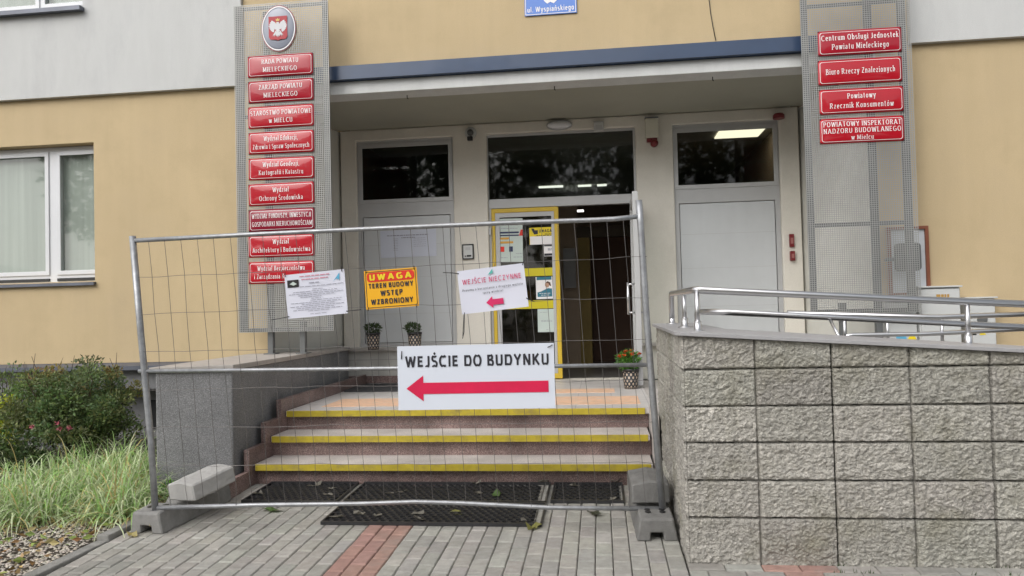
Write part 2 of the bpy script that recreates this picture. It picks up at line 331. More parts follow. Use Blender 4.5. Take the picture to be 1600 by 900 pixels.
# ------------------------------------------------------------------ lettering (the built-in font only), in local x (right) / z (up)
def _E(cx, cy, rx, ry, a0, a1, n=None):
    n = n or max(4, int(abs(a1-a0)/22)); return [(cx+rx*math.cos(R(a0+(a1-a0)*k/n)), cy+ry*math.sin(R(a0+(a1-a0)*k/n))) for k in range(n+1)]
XH = .70
def _bowl(y0, y1, x, w_): return [(x, y1), (x+w_*.45, y1)]+_E(x+w_*.45, (y0+y1)/2, w_*.55, (y1-y0)/2, 80, -80)+[(x+w_*.45, y0), (x, y0)]
GL = {   # pen strokes on a unit cap height: width, [polylines]
'A': (.80, [[(0, 0), (.40, 1), (.80, 0)], [(.13, .32), (.67, .32)]]), 'B': (.60, [[(.05, 0), (.05, 1)], _bowl(.53, 1, .05, .46), _bowl(0, .53, .05, .54)]),
'C': (.70, [_E(.40, .5, .40, .5, 48, 312)]), 'D': (.70, [[(.05, 0), (.05, 1)], _bowl(0, 1, .05, .64)]),
'E': (.55, [[(.05, 0), (.05, 1)], [(.05, 1), (.54, 1)], [(.05, .52), (.48, .52)], [(.05, 0), (.56, 0)]]), 'F': (.52, [[(.05, 0), (.05, 1)], [(.05, 1), (.54, 1)], [(.05, .50), (.46, .50)]]),
'G': (.76, [_E(.40, .5, .40, .5, 48, 320), [(.74, .44), (.74, .08)], [(.46, .44), (.76, .44)]]), 'H': (.70, [[(.05, 0), (.05, 1)], [(.65, 0), (.65, 1)], [(.05, .52), (.65, .52)]]),
'I': (.10, [[(.05, 0), (.05, 1)]]), 'J': (.36, [[(.31, 1), (.31, .22)]+_E(.13, .22, .18, .22, -10, -150)]), 'K': (.68, [[(.05, 0), (.05, 1)], [(.62, 1), (.07, .40)], [(.24, .58), (.68, 0)]]),
'L': (.52, [[(.05, 0), (.05, 1)], [(.05, 0), (.53, 0)]]), 'M': (.88, [[(.05, 0), (.05, 1)], [(.06, 1), (.44, .12), (.82, 1)], [(.83, 1), (.83, 0)]]), 'N': (.70, [[(.05, 0), (.05, 1)], [(.06, 1), (.64, 0)], [(.65, 0), (.65, 1)]]),
'O': (.80, [_E(.40, .5, .38, .5, 90, 450)]), 'P': (.58, [[(.05, 0), (.05, 1)], _bowl(.46, 1, .05, .52)]), 'R': (.66, [[(.05, 0), (.05, 1)], _bowl(.48, 1, .05, .50), [(.30, .48), (.66, 0)]]),
'S': (.56, [_E(.28, .75, .25, .25, 30, 265)+_E(.28, .25, .27, .26, 85, -150)]), 'T': (.64, [[(.32, 0), (.32, 1)], [(0, 1), (.64, 1)]]), 'U': (.68, [[(.05, 1), (.05, .30)]+_E(.34, .30, .29, .30, 190, 350)+[(.63, .30), (.63, 1)]]),
'W': (1.06, [[(0, 1), (.26, 0), (.53, .95), (.80, 0), (1.06, 1)]]), 'Y': (.70, [[(0, 1), (.35, .46), (.70, 1)], [(.35, .46), (.35, 0)]]), 'Z': (.60, [[(.03, 1), (.57, 1)], [(.57, 1), (.03, 0)], [(.02, 0), (.60, 0)]]),
'a': (.46, [_E(.21, XH-.19, .19, .19, 155, 20)+[(.41, XH-.25), (.41, 0)], _E(.21, .19, .20, .19, 60, 360)]), 'b': (.50, [[(.05, 0), (.05, 1.05)], _E(.26, .35, .22, .35, 160, -160)]), 'c': (.42, [_E(.26, .35, .24, .35, 45, 315)]),
'd': (.50, [[(.45, 0), (.45, 1.05)], _E(.24, .35, .22, .35, 20, 340)]), 'e': (.48, [[(.03, .37), (.46, .37)]+_E(.25, .35, .22, .35, 12, 318)]), 'f': (.30, [[(.12, 0), (.12, .83)]+_E(.27, .83, .15, .2, 175, 85), [(0, XH), (.30, XH)]]), 'g': (.50, [_E(.24, .37, .21, .33, 20, 340), [(.45, XH), (.45, -.08)]+_E(.23, -.08, .22, .2, -10, -160)]),
'h': (.50, [[(.05, 0), (.05, 1.05)], _E(.25, XH-.22, .20, .22, 170, 5)+[(.45, 0)]]), 'i': (.10, [[(.05, 0), (.05, XH)], [(.05, .88), (.05, 1.0)]]), 'j': (.14, [[(.09, XH), (.09, -.12), (-.06, -.24)], [(.09, .88), (.09, 1.0)]]),
'k': (.48, [[(.05, 0), (.05, 1.05)], [(.44, XH), (.07, .28)], [(.18, .42), (.48, 0)]]), 'l': (.10, [[(.05, 0), (.05, 1.05)]]), 'm': (.80, [[(.05, 0), (.05, XH)], _E(.22, XH-.2, .17, .2, 170, 5)+[(.39, 0)], _E(.57, XH-.2, .17, .2, 170, 5)+[(.74, 0)]]),
'n': (.50, [[(.05, 0), (.05, XH)], _E(.25, XH-.22, .20, .22, 170, 5)+[(.45, 0)]]), 'o': (.50, [_E(.25, .35, .23, .35, 90, 450)]), 'p': (.50, [[(.05, -.3), (.05, XH)], _E(.26, .35, .22, .35, 160, -160)]), 'r': (.34, [[(.05, 0), (.05, XH)], _E(.24, XH-.22, .19, .22, 165, 55)]),
's': (.40, [_E(.20, .525, .17, .175, 35, 262)+_E(.20, .175, .18, .18, 85, -145)]), 't': (.32, [[(.14, .95), (.14, .14)]+_E(.26, .14, .12, .14, 190, 285), [(0, XH), (.30, XH)]]), 'u': (.50, [[(.05, XH), (.05, .22)]+_E(.25, .22, .20, .22, 185, 350), [(.45, XH), (.45, 0)]]),
'w': (.76, [[(0, XH), (.19, 0), (.38, XH), (.57, 0), (.76, XH)]]), 'y': (.48, [[(0, XH), (.24, .04)], [(.48, XH), (.18, -.26), (.04, -.26)]]), 'z': (.42, [[(.02, XH), (.40, XH)], [(.40, XH), (.02, 0)], [(.01, 0), (.43, 0)]]),
',': (.10, [[(.06, .08), (.02, -.16)]]), '.': (.10, [[(.05, 0), (.05, .1)]]), '(': (.22, [_E(.30, .42, .26, .62, 130, 230)]), ')': (.22, [_E(-.08, .42, .26, .62, 50, -50)]), '6': (.58, [_E(.29, .31, .26, .31, 90, 450), [(.04, .34), (.10, .66), (.26, .90), (.44, 1)]])}
def _acc(b, x, y): w_, st = GL[b]; return (w_, st+[[(x-.05, y), (x+.09, y+.17)]])
def _ogo(b, x): w_, st = GL[b]; return (w_, st+[[(x, 0), (x-.07, -.13), (x+.06, -.20)]])
GL['Ś'] = _acc('S', .28, 1.12); GL['Ó'] = _acc('O', .40, 1.12); GL['ś'] = _acc('s', .2, .84); GL['ń'] = _acc('n', .25, .84); GL['ó'] = _acc('o', .25, .84); GL['ć'] = _acc('c', .25, .84)
GL['Ą'] = _ogo('A', .78); GL['Ę'] = _ogo('E', .46); GL['ą'] = _ogo('a', .41); GL['ę'] = _ogo('e', .34)
GL['Ł'] = (.52, GL['L'][1]+[[(-.10, .36), (.28, .62)]]); GL['ł'] = (.16, [[(.08, 0), (.08, 1.05)], [(-.06, .42), (.22, .64)]])
def pen_text(bm, s, lx, lz, cap, width, T, t, serif, y, gap=.13, align='CENTER'):
    """letters drawn with a broad pen: T = stroke width of uprights, t = of level strokes (cap height 1)"""
    quads = []; x = 0; lay = 0
    for ch in s:
        if ch == ' ': x += .46; continue
        w_, sts = GL[ch]; x += T*.5
        for st in sts:
            runs = [[st[0]]]
            for i in range(1, len(st)):
                runs[-1].append(st[i])
                if i < len(st)-1:
                    a = math.atan2(st[i][1]-st[i-1][1], st[i][0]-st[i-1][0]); b = math.atan2(st[i+1][1]-st[i][1], st[i+1][0]-st[i][0])
                    if abs((b-a+math.pi) % (2*math.pi)-math.pi) > R(42): runs.append([st[i]])
            for rn in runs:
                P = [Vector((p[0]+x, p[1])) for p in rn]; L_, Rr = [], []
                for i, p in enumerate(P):
                    d = (P[min(i+1, len(P)-1)]-P[max(i-1, 0)]).normalized()
                    hw = .5*math.hypot(T*d.y, t*d.x); n_ = Vector((-d.y, d.x))
                    q = p.copy()
                    q.y = min(max(q.y, t*.5 if abs(q.y) < .02 and abs(d.x) > .8 else -9), (1-t*.5) if abs(q.y-1) < .02 and abs(d.x) > .8 else ((XH-t*.5) if abs(q.y-XH) < .02 and abs(d.x) > .8 else 9))
                    L_.append(q+n_*hw); Rr.append(q-n_*hw)
                for i in range(len(P)-1): quads.append((Rr[i], Rr[i+1], L_[i+1], L_[i], lay))
                lay = (lay+1) % 7
                if serif and len(rn) == 2:
                    for e, o in ((P[0], P[1]), (P[1], P[0])):
                        if abs(e.x-o.x) < .45*abs(e.y-o.y)+.001 and any(abs(e.y-v) < .01 for v in (0, 1, XH, 1.05, -.3)) and abs(e.y-o.y) > .3:
                            sgn = 1 if o.y > e.y else -1; h = .075; a = T*.5+.085
                            quads.append((Vector((e.x-a, e.y)), Vector((e.x+a, e.y)), Vector((e.x+a, e.y+sgn*h)), Vector((e.x-a, e.y+sgn*h)), 7+lay % 2))
        x += w_+T*.5+gap
    xs = [p.x for q in quads for p in q[:4]]; x0, x1 = min(xs), max(xs)
    sx = cap if width is None else width/(x1-x0); ox = -(x0+x1)/2 if align == 'CENTER' else -x0
    for q in quads:
        vs = [bm.verts.new((lx+(p.x+ox)*sx, y-q[4]*.00007, lz+p.y*cap)) for p in q[:4]]
        bm.faces.new(vs)
def text_mesh(lines, m, parent, x=0, z=0, cap=0, width=None, bold=.0, y=-.002, name='lettering', serif=False, T=None, gap=None):
    T = T or (.175 if serif else .175); out = []
    for (s, lx, lz, lc, lw) in lines:
        bm = bmesh.new(); pen_text(bm, s, lx, lz, lc, lw, T, .095 if serif else T*.86, serif, y, gap if gap is not None else (.21 if serif else .16))
        me = bpy.data.meshes.new(name); bm.to_mesh(me); bm.free()
        o = bpy.data.objects.new(name, me); COL.objects.link(o); me.materials.append(m); o.parent = parent; out.append(o)
    return out
def textlines(rows, m, parent, y=-.002, name='print', h=.004):    # rows of small illegible print: (x0, x1, z)
    mb = MB()
    for x0, x1, z in rows:
        x = x0
        while x < x1:
            wl = random.uniform(.012, .04)
            e = min(x+wl, x1); mb.quad((x, y, z), (e, y, z), (e, y, z+h), (x, y, z+h)); x = e+random.uniform(.004, .008)
    return mb.build(name, m, parent)
def rect(parent, m, x0, x1, z0, z1, y=-.002, name='print'):
    mb = MB(); mb.quad((x0, y, z0), (x1, y, z0), (x1, y, z1), (x0, y, z1)); return mb.build(name, m, parent)
def poly(parent, m, pts, y=-.002, name='print', y2=None):
    mb = MB()
    if y2 is None: mb.bm.faces.new([mb.bm.verts.new((p[0], y, p[1])) for p in pts])
    else: mb.prism(pts, 'y', y, y2)
    bmesh.ops.triangulate(mb.bm, faces=mb.bm.faces)
    return mb.build(name, m, parent)
def rrect(x0, x1, z0, z1, r, n=5):
    out = []
    for cx, cz, a0 in ((x1-r, z1-r, 0), (x0+r, z1-r, 90), (x0+r, z0+r, 180), (x1-r, z0+r, 270)):
        for k in range(n+1):
            a = R(a0+90*k/n); out.append((cx+r*math.cos(a), cz+r*math.sin(a)))
    return out
def ring(parent, m, A, B, y=-.002, name='border'):
    mb = MB(); n = len(A)
    for i in range(n):
        j = (i+1) % n; mb.quad((A[i][0], y, A[i][1]), (A[j][0], y, A[j][1]), (B[j][0], y, B[j][1]), (B[i][0], y, B[i][1]))
    return mb.build(name, m, parent)
def board(name, tl, tr, bl, m, label, cat, thick=.004, group=None, wob=0):
    """flat sheet from three world corners; local x right, z up, origin at its centre, front at y=0"""
    u = tr-tl; W = u.length; u.normalize(); v = tl-bl; H = v.length; v = (v-u*v.dot(u)).normalized(); n = u.cross(v)
    c = (tr+bl)/2
    mw = Matrix(((u.x, -n.x, v.x, c.x), (u.y, -n.y, v.y, c.y), (u.z, -n.z, v.z, c.z), (0, 0, 0, 1)))
    mb = MB(); mb.box(-W/2, W/2, 0, thick, -H/2, H/2)
    if wob:
        bmesh.ops.subdivide_edges(mb.bm, edges=[e for e in mb.bm.edges if e.calc_length() > .05], cuts=7, use_grid_fill=True)
        for q in mb.bm.verts:
            q.co.y += wob*math.sin(q.co.x*9+1)*math.cos(q.co.z*11)
    o = mb.build(name, m); o.matrix_world = mw
    tag(o, label, cat, group); return o, W, H

# ================================================================== GROUND
mb = MB(); 
ys = [-60, -1, 5.85, 60]
for a, b in zip(ys, ys[1:]):
    for xa, xb in ((-60, -3.2), (-3.2, 60)):
        lo = -.03
        mb.quad((xa, a, gz(a)+lo), (xb, a, gz(a)+lo), (xb, b, gz(b)+lo), (xa, b, gz(b)+lo))
struct(mb.build('ground', M_SOIL))
mb = MB(); lay = tintlayer(mb.bm)
PX, PY = .1007, .2
def paver(x0, x1, y0, y1, c):
    if x1-x0 < .02 or y1-y0 < .02: return
    g, h = .0022, .006; dz = random.gauss(0, .0012)
    x0 += g; x1 -= g; y0 += g*1.6; y1 -= g*1.6
    P = lambda x, y, z: mb.bm.verts.new((x, y, gz(y)+z+dz))
    lo = [P(x0, y0, -.03), P(x1, y0, -.03), P(x1, y1, -.03), P(x0, y1, -.03)]
    md = [P(x0, y0, -h), P(x1, y0, -h), P(x1, y1, -h), P(x0, y1, -h)]
    h2 = .010; tp = [P(x0+h, y0+h2, 0), P(x1-h, y0+h2, 0), P(x1-h, y1-h2, 0), P(x0+h, y1-h2, 0)]
    fs = [mb.bm.faces.new(tp)]
    for A, B in ((lo, md), (md, tp)):
        for i in range(4): fs.append(mb.bm.faces.new((A[i], A[(i+1) % 4], B[(i+1) % 4], B[i])))
    k = random.gauss(1, .07); cc = [v*k*random.uniform(.98, 1.02) for v in c]
    for f in fs:
        for lp in f.loops: lp[lay] = (*cc, 1)
GC, RC = (1, 1, 1), (1.0, .64, .59)
X0 = -1.277
for c in range(-19, 18):
    xa, xb = X0+c*PX, X0+(c+1)*PX
    if xa >= .40: continue
    col = RC if c in (-3, -2, -1) else GC
    ph = .07 + (.1 if c % 2 == 0 else 0)
    j = int((1.6-ph)/PY)
    while True:
        ya, yb = ph+j*PY, ph+(j+1)*PY; j += 1
        if ya >= 5.86: break
        paver(xa, min(xb, .435), ya, min(yb, 5.86), col)
yb = 4.275; k = 0
while yb > 1.7:
    x = .44 if k % 2 else .44-.0
    first = True
    while x < 4.2:
        L = .1 if (first and k % 2) else .2; first = False
        paver(x, x+L, yb-PX, yb, RC if .90 <= x+L/2 <= 1.19 and k < 6 else GC); x += L
    yb -= PX; k += 1
struct(mb.build('paving', M_PAVE, fix=False))
# moss and grass in the joints by the block wall
mb = MB(); lay = tintlayer(mb.bm)
for i in range(420):
    x = random.uniform(.44, 2.3); y = 4.275-PX*random.choice((0, 0, 1, 2))+random.uniform(-.006, .006)
    if noise.noise(Vector((x*3, y*3, 0))) < .02: continue
    a = random.uniform(0, 6.28); h = random.uniform(.008, .028)
    f = mb.quad((x-.003*math.cos(a), y-.003*math.sin(a), gz(y)-.005), (x+.003*math.cos(a), y+.003*math.sin(a), gz(y)-.005), (x+random.gauss(0, .008), y+random.gauss(0, .008), gz(y)+h))
    if f: paint(mb.bm, f, (random.uniform(.7, 1.5),)*3)
tag(mb.build('joint_moss', M_LEAFD, fix=False), 'green moss and weeds growing in the paving joints', 'moss', kind='stuff')

# kerb and planting bed
mb = MB(); y = 1.5
while y < 5.35:
    mb.box(-3.29, -3.205, y+.003, y+.997, gz(y)-.15, gz(y+.5)+.018); y += 1
struct(mb.build('kerb', M_KERB, bevel=.008))
mb = MB(); nx, ny = 34, 26; V = {}
for i in range(nx+1):
    for j in range(ny+1):
        x = -12+(-3.29+12)*i/nx; y = 1.2+(7.36-1.2)*j/ny
        z = gz(y)-.012+.05*noise.noise(Vector((x*1.7, y*1.7, 3)))*min(1, (-3.29-x)*3)
        V[i, j] = mb.bm.verts.new((x, y, z))
for i in range(nx):
    for j in range(ny): mb.bm.faces.new((V[i, j], V[i+1, j], V[i+1, j+1], V[i, j+1]))
struct(mb.build('planting_bed', M_BED, smooth=True))
mb = MB(); lay = tintlayer(mb.bm)
for i in range(9000):
    x = -3.31-abs(random.gauss(0, .8)); y = random.uniform(2.9, 5.6); s = random.uniform(.005, .014)
    z = gz(y)+.05*noise.noise(Vector((x*1.7, y*1.7, 3)))*min(1, (-3.29-x)*3)-.004
    k = random.uniform(.55, 1.2); c = (k*random.uniform(.95, 1.08), k, k*random.uniform(.85, 1)); a = random.uniform(0, 6)
    rg = [mb.bm.verts.new((x+s*random.uniform(.7, 1.3)*math.cos(a+t*1.257), y+s*random.uniform(.6, 1.1)*math.sin(a+t*1.257), z+s*.2)) for t in range(5)]
    tp = mb.bm.verts.new((x, y, z+s*random.uniform(.6, .9)))
    for t in range(5): paint(mb.bm, mb.bm.faces.new((tp, rg[t], rg[(t+1) % 5])), c)
    paint(mb.bm, mb.bm.faces.new(rg[::-1]), c)
tag(mb.build('gravel', M_PEB, fix=False), 'pale grey pebble gravel along the kerb of the planting bed', 'gravel', kind='stuff')

# ================================================================== BUILDING
YF = 7.42
B = empty('office_building', (0, YF, 0), 'yellow and grey rendered office building with recessed entrance under a blue canopy edge', 'building')
def bp(mb, name, m, bevel=0, parent=None, smooth=False): return wpart(mb, name, m, parent or B, bevel, smooth)
bx = lambda *a: MB().box(*a)
RL, RRt = -3.41, 2.66            # front corners of the recess
wx1, wz0, wz1 = at(147, 300, YF).x, at(146, 439, YF).z, at(146, 222, YF).z
wx0 = wx1-2.0
LZ = .91                          # ledge height
bp(MB().holed(-14, RL, LZ, 3.83, [(wx0, wx1, wz0, wz1)], YF, YF+.3), 'wall', M_YEL)
bp(MB().holed(RRt, 14, .2, 3.83, [], YF, YF+.3), 'wall', M_YEL)
bp(bx(-3.67, 2.97, YF-.02, YF+.28, 3.832, 8.5), 'bay_wall', M_YEL)
ux1 = at(135, 5, YF).x; uz0 = at(100, 14, YF-.06).z
bp(MB().holed(-14, -3.674, 3.80, 8.5, [(ux1-2.2, ux1, uz0, uz0+1.6)], YF-.06, YF+.28), 'upper_wall', M_GRY)
bp(bx(2.974, 14, YF-.06, YF+.28, 3.80, 8.5), 'upper_wall', M_GRY)
# canopy edge
bp(MB().prism([(7.27, 3.765), (7.27, 3.905), (7.398, 3.925), (7.398, 3.765)], 'x', RL+.01, RRt-.01), 'canopy_fascia', M_BLU)
bp(bx(RL+.003, RRt-.003, 7.34, 7.60, 3.632, 3.762), 'canopy_beam', M_LIN, .006)
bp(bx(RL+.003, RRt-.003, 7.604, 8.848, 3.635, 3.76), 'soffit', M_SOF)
for x in (at(636, 144, 7.5).x, at(866, 130, 7.5).x, at(1113, 113, 7.5).x):
    bp(MB().tube([(x, 7.5, 3.633), (x, 7.5, 3.60), (x+.012, 7.5, 3.592)], .005, 6), 'soffit_hook', M_BLK)
# recess sides and the entrance wall
def sidewall(x0, x1, o): 
    return MB().prism([(x0, YF+.003), (x1, 9.0), (x1+o, 9.0), (x0+o, YF+.003)], 'z', .3, 3.63)
bp(sidewall(RL+.002, -3.155, -.02), 'recess_wall', M_REC); bp(sidewall(RRt-.002, 2.33, .02), 'recess_wall', M_REC)
EY = 8.85
UL, UC, UR = (-2.95, -1.735, .945, 3.5), (-1.315, .465, .52, 3.5), (.90, 2.105, .945, 3.5)
bp(MB().holed(-3.15, 2.325, .4, 3.632, [UL, UC, UR], EY, EY+.22), 'entrance_wall', M_BEI, .012)
bp(bx(-3.12, -1.74, 8.80, 8.848, .52, .905), 'tiled_dado', M_TILE)
bp(bx(-3.12, -1.70, 8.775, 8.798, .52, .605), 'skirting', M_GRAN, .002)
bp(bx(-3.13, -1.72, 8.74, 8.93, .908, .943), 'entrance_sill', M_COPE, .004)
bp(bx(.46, 2.3, 8.74, 8.93, .908, .943), 'entrance_sill', M_COPE, .004)
# side units: frame, transom glass, blank panel
def side_unit(U, gx0, gx1, gz0, gz1):
    x0, x1, z0, z1 = U; y0 = EY+.045
    d = bp(MB().holed(x0, x1, z0, z1, [(gx0, gx1, gz0, gz1), (x0+.055, x1-.055, z0+.05, gz0-.20)], y0, y0+.07), 'door_frame', M_ALU, .004)
    wpart(MB().frame(gx0-.035, gx1+.035, gz0-.035, gz1+.035, .05, y0-.012, y0-.001), 'glazing_bead', M_ALU, d, .003)
    p = MB().box(x0+.062, x1-.062, y0+.012, y0+.05, z0+.055, gz0-.207)
    o = wpart(p, 'blank_panel', M_ALUP, d, .004)
    for zz in (1.35, 1.80, 2.2):
        wpart(bx(x0+.07, x1-.07, y0+.0105, y0+.0115, zz, zz+.004), 'panel_seam', M_ALU, d)
    wpart(bx(gx0-.004, gx1+.004, y0+.03, y0+.036, gz0-.004, gz1+.004), 'transom_glass', M_GLASS, d)
    return d
a, b_ = at(566, 315, EY+.05), at(702, 224, EY+.05); side_unit(UL, a.x, b_.x, a.z, b_.z)
a, b_ = at(1058, 292, EY+.05), at(1208.5, 198.5, EY+.05); side_unit(UR, a.x, b_.x, a.z, b_.z)
# middle unit
y0 = EY+.045; x0, x1, z0, z1 = UC
tg = (at(764, 311, y0).x, at(991.5, 304, y0).x, at(880, 307, y0).z, at(880, 208.5, y0).z)
dz1 = at(820, 324, y0).z
cf_ = bp(MB().holed(x0, x1, z0, z1, [tg, (x0+.03, x1-.035, z0, dz1)], y0, y0+.08), 'door_frame', M_ALU, .003)
wpart(bx(tg[0]-.004, tg[1]+.004, y0+.035, y0+.041, tg[2]-.004, tg[3]+.004), 'transom_glass', M_GLASS, cf_)
# closed yellow leaf
lx0, lx1, lz0, lz1 = x0+.033, at(875.5, 450, y0).x, .535, dz1-.006
lf = bp(MB().frame(lx0, lx1, lz0, lz1, (.042, .052, .06, .05), y0-.006, y0+.05), 'door', M_YFR, .004)
ix0, ix1, iz0, iz1 = lx0+.043, lx1-.053, lz0+.061, lz1-.051
wpart(MB().frame(ix0, ix1, iz0, iz1, (.055, .035, .09, .055), y0+.004, y0+.045), 'sash', M_ALU, lf, .003)
gx0, gx1, gz0_, gz1_ = ix0+.055, ix1-.035, iz0+.09, iz1-.055
wpart(bx(gx0-.003, gx1+.003, y0+.022, y0+.028, gz0_-.003, gz1_+.003), 'glass', M_GLASS, lf)
for ya, yb2 in ((418.5, 431), (469, 482)):
    za, zb = at(845, yb2, y0).z, at(845, ya, y0).z
    wpart(bx(gx0+.001, gx1-.001, y0+.017, y0+.021, za, zb), 'warning_band', M_YTAPE, lf)
wpart(bx(lx0-.035, lx0-.006, y0-.03, y0-.008, 2.28, 2.36), 'hinge', M_ALU, lf, .003)
# open leaf, swung outwards, seen edge on
hx, hy = .405, EY+.02; ex, ey = at(1001, 606, 7.93).x, 7.93
ang = math.atan2(ey-hy, ex-hx); Lf = math.hypot(ex-hx, ey-hy)
lm = Matrix.Translation((hx, hy, 0)) @ Matrix.Rotation(ang, 4, 'Z')
def leafpart(mb, name, m, parent, bevel=0):
    o = mb.build(name, m, None, bevel); o.data.transform(Matrix.Translation((0, -YF, 0)) @ lm); o.parent = parent; return o
ol = leafpart(MB().frame(0, Lf, .545, lz1, .09, -.03, .03), 'door', M_ALU, B, .004)
leafpart(MB().box(.086, Lf-.086, -.004, .004, .631, lz1-.086), 'glass', M_GLASS, ol)
zt, zb = at(985, 444, 8.0).z, at(985, 488.5, 8.0).z
for s in (-1, 1):
    leafpart(MB().tube([(Lf-.1, s*.03, zt), (Lf-.1, s*.10, zt)], .011).tube([(Lf-.1, s*.03, zb), (Lf-.1, s*.10, zb)], .011).tube([(Lf-.1, s*.10, zb-.02), (Lf-.1, s*.10, zt+.02)], .015), 'handle', M_STEEL, ol)
# interior
IY = EY+.23
for bxs, nm, mm in (((-3.1, 2.3, 16, 16.1, .45, 3.7), 'inner_wall', M_INW), ((-3.2, -3.1, IY, 16, .45, 3.7), 'inner_wall', M_INW), ((2.3, 2.4, IY, 16, .45, 3.7), 'inner_wall', M_INW),
                 ((-3.1, 2.3, IY, 16, 3.62, 3.7), 'inner_ceiling', M_INC), ((-3.1, 2.3, EY+.0, 16, .42, .517), 'inner_floor', M_INF)):
    bp(bx(*bxs), nm, mm)
bp(bx(-1.75, -1.65, IY, 12, .52, 3.6), 'inner_partition', M_INW); bp(bx(.80, .86, IY, 14, .52, 3.6), 'inner_partition', M_INW)
a, c = at(903, 372, 10.8), at(921, 372, 10.8)
iw = bp(bx(-1.64, a.x-.002, 10.8, 10.86, .52, 3.0), 'vestibule_screen', M_INW)
bp(bx(a.x, c.x, 10.78, 10.86, .52, a.z), 'inner_door_post', mat('dull_ochre', (.20, .14, .03), .6))
bp(bx(a.x-.02, .79, 10.78, 10.86, a.z+.003, a.z+.16), 'inner_door_head', mat('dark_brown', (.05, .035, .02), .6))
bp(bx(at(880, 400, 10.7).x, at(899, 400, 10.7).x, 10.70, 10.71, at(890, 450, 10.7).z, at(890, 388, 10.7).z), 'inner_notice', mat('dim_notice', (.26, .26, .27), .6))
bp(bx(c.x+.002, .79, 11.6, 11.7, .52, a.z+.1), 'inner_door', mat('dark_wood', (.10, .05, .03), .6))
p = [atz(*q, 3.60) for q in ((1116.7, 217.3), (1126.7, 202), (1197.8, 197.8), (1185.4, 213.8))]
mb = MB(); xs = (p[0].x+p[1].x)/2, (p[2].x+p[3].x)/2; yy = sorted([(p[1].y+p[2].y)/2, (p[0].y+p[3].y)/2])
bp(bx(xs[0], xs[1], yy[0], yy[1], 3.602, 3.618), 'ceiling_light', M_LED)
for xa, xb, yq in ((842, 880, 294), (903, 924, 292), (933, 948, 291)):
    a, c = atz(xa, yq, 3.59), atz(xb, yq-1, 3.59); bp(bx(a.x, c.x, a.y-.03, a.y+.03, 3.59, 3.618), 'ceiling_light', M_TUBE)
for xa, xb, yq in ((877, 893, 330.5), (902, 912, 329.5)):
    a, c = at(xa, yq+.8, 14), at(xb, yq-.8, 14); bp(bx(a.x, c.x, 13.9, 14.1, a.z, c.z), 'ceiling_light', M_TUBE)
# ground-floor window
def window(x0, x1, z0, z1, yq, mull, closed=True):
    f = bp(MB().holed(x0, x1, z0, z1, [(x0+.06, mull[0], z0+.10, z1-.07), (mull[1], x1-.05, z0+.10, z1-.07)], yq, yq+.07), 'window', M_WHITE, .004)
    for a, b in ((x0+.06, mull[0]), (mull[1], x1-.05)):
        wpart(MB().frame(a-.02, b+.02, z0+.08, z1-.05, .047, yq-.014, yq-.001), 'sash', M_WHITE, f, .004)
        wpart(bx(a-.005, b+.005, yq+.02, yq+.026, z0+.095, z1-.065), 'pane', M_GLASS2, f)
        wpart(bx(a-.01, b+.01, yq+.072, yq+.078, z0+.08, z1-.05), 'blind', M_BLIND, f)
        wpart(bx(a-.02, b+.02, yq-.012, yq-.001, z0+.012, z0+.045), 'vent_strip', M_BLK, f, .002)
    return f
yq = YF+.13; mu = (at(75, 330, yq).x, at(92, 330, yq).x)
win = window(wx0+.003, wx1-.003, wz0+.003, wz1-.003, yq, mu)
wpart(MB().prism([(YF-.045, wz0-.045), (YF-.045, wz0-.012), (yq+.06, wz0+.001), (yq+.06, wz0-.012), (YF-.002, wz0-.03), (YF-.03, wz0-.045)], 'x', wx0-.02, wx1+.015), 'sill', M_FLASH, win)
yq = YF+.08; mu = (at(60, 5, yq).x, at(68, 5, yq).x)
uw = window(ux1-2.197, ux1-.003, uz0+.003, uz0+1.597, yq, (mu[0], mu[1]))
wpart(MB().prism([(YF-.14, uz0-.05), (YF-.14, uz0-.005), (yq+.06, uz0+.001), (yq+.06, uz0-.02), (YF-.11, uz0-.05)], 'x', ux1-2.3, ux1+.02), 'sill', M_FLASH, uw)
# base course with light-well recess and basement opening
rx0, rx1 = at(120, 640, YF).x, -3.30
rz1 = at(200, 608, YF).z
bp(MB().holed(-14, RL, -.3, LZ-.05, [(rx0, rx1+.5, -.31, rz1)], YF+.02, YF+.32), 'base_wall', M_BASE)
bp(bx(rx0-.1, RL, YF+.33, YF+.36, -.3, rz1+.05), 'basement_wall', M_BASE)
a, c = at(232, 625, YF+.31), at(244, 668, YF+.31)
bp(bx(a.x, c.x+.5, YF+.31, YF+.325, c.z, a.z), 'basement_window', M_DARK)
bp(MB().prism([(YF-.10, LZ-.075), (YF-.10, LZ-.03), (YF+.01, LZ-.001), (YF+.01, LZ-.045)], 'x', -14, RL-.02), 'ledge_flashing', M_FLASH)
a = at(160, 684, 7.1); bp(bx(a.x, -3.6, 7.02, YF+.018, a.z-.08, a.z+.01), 'light_well_ledge', M_CONC, .006)
# unseen back and top, added to keep daylight out of the interior
bp(bx(-14, 14, 16.3, 16.5, 0, 8.5), 'added_rear_wall', M_YEL); bp(bx(-14, 14, YF+.29, 16.5, 8.502, 8.7), 'added_roof', M_GRY)

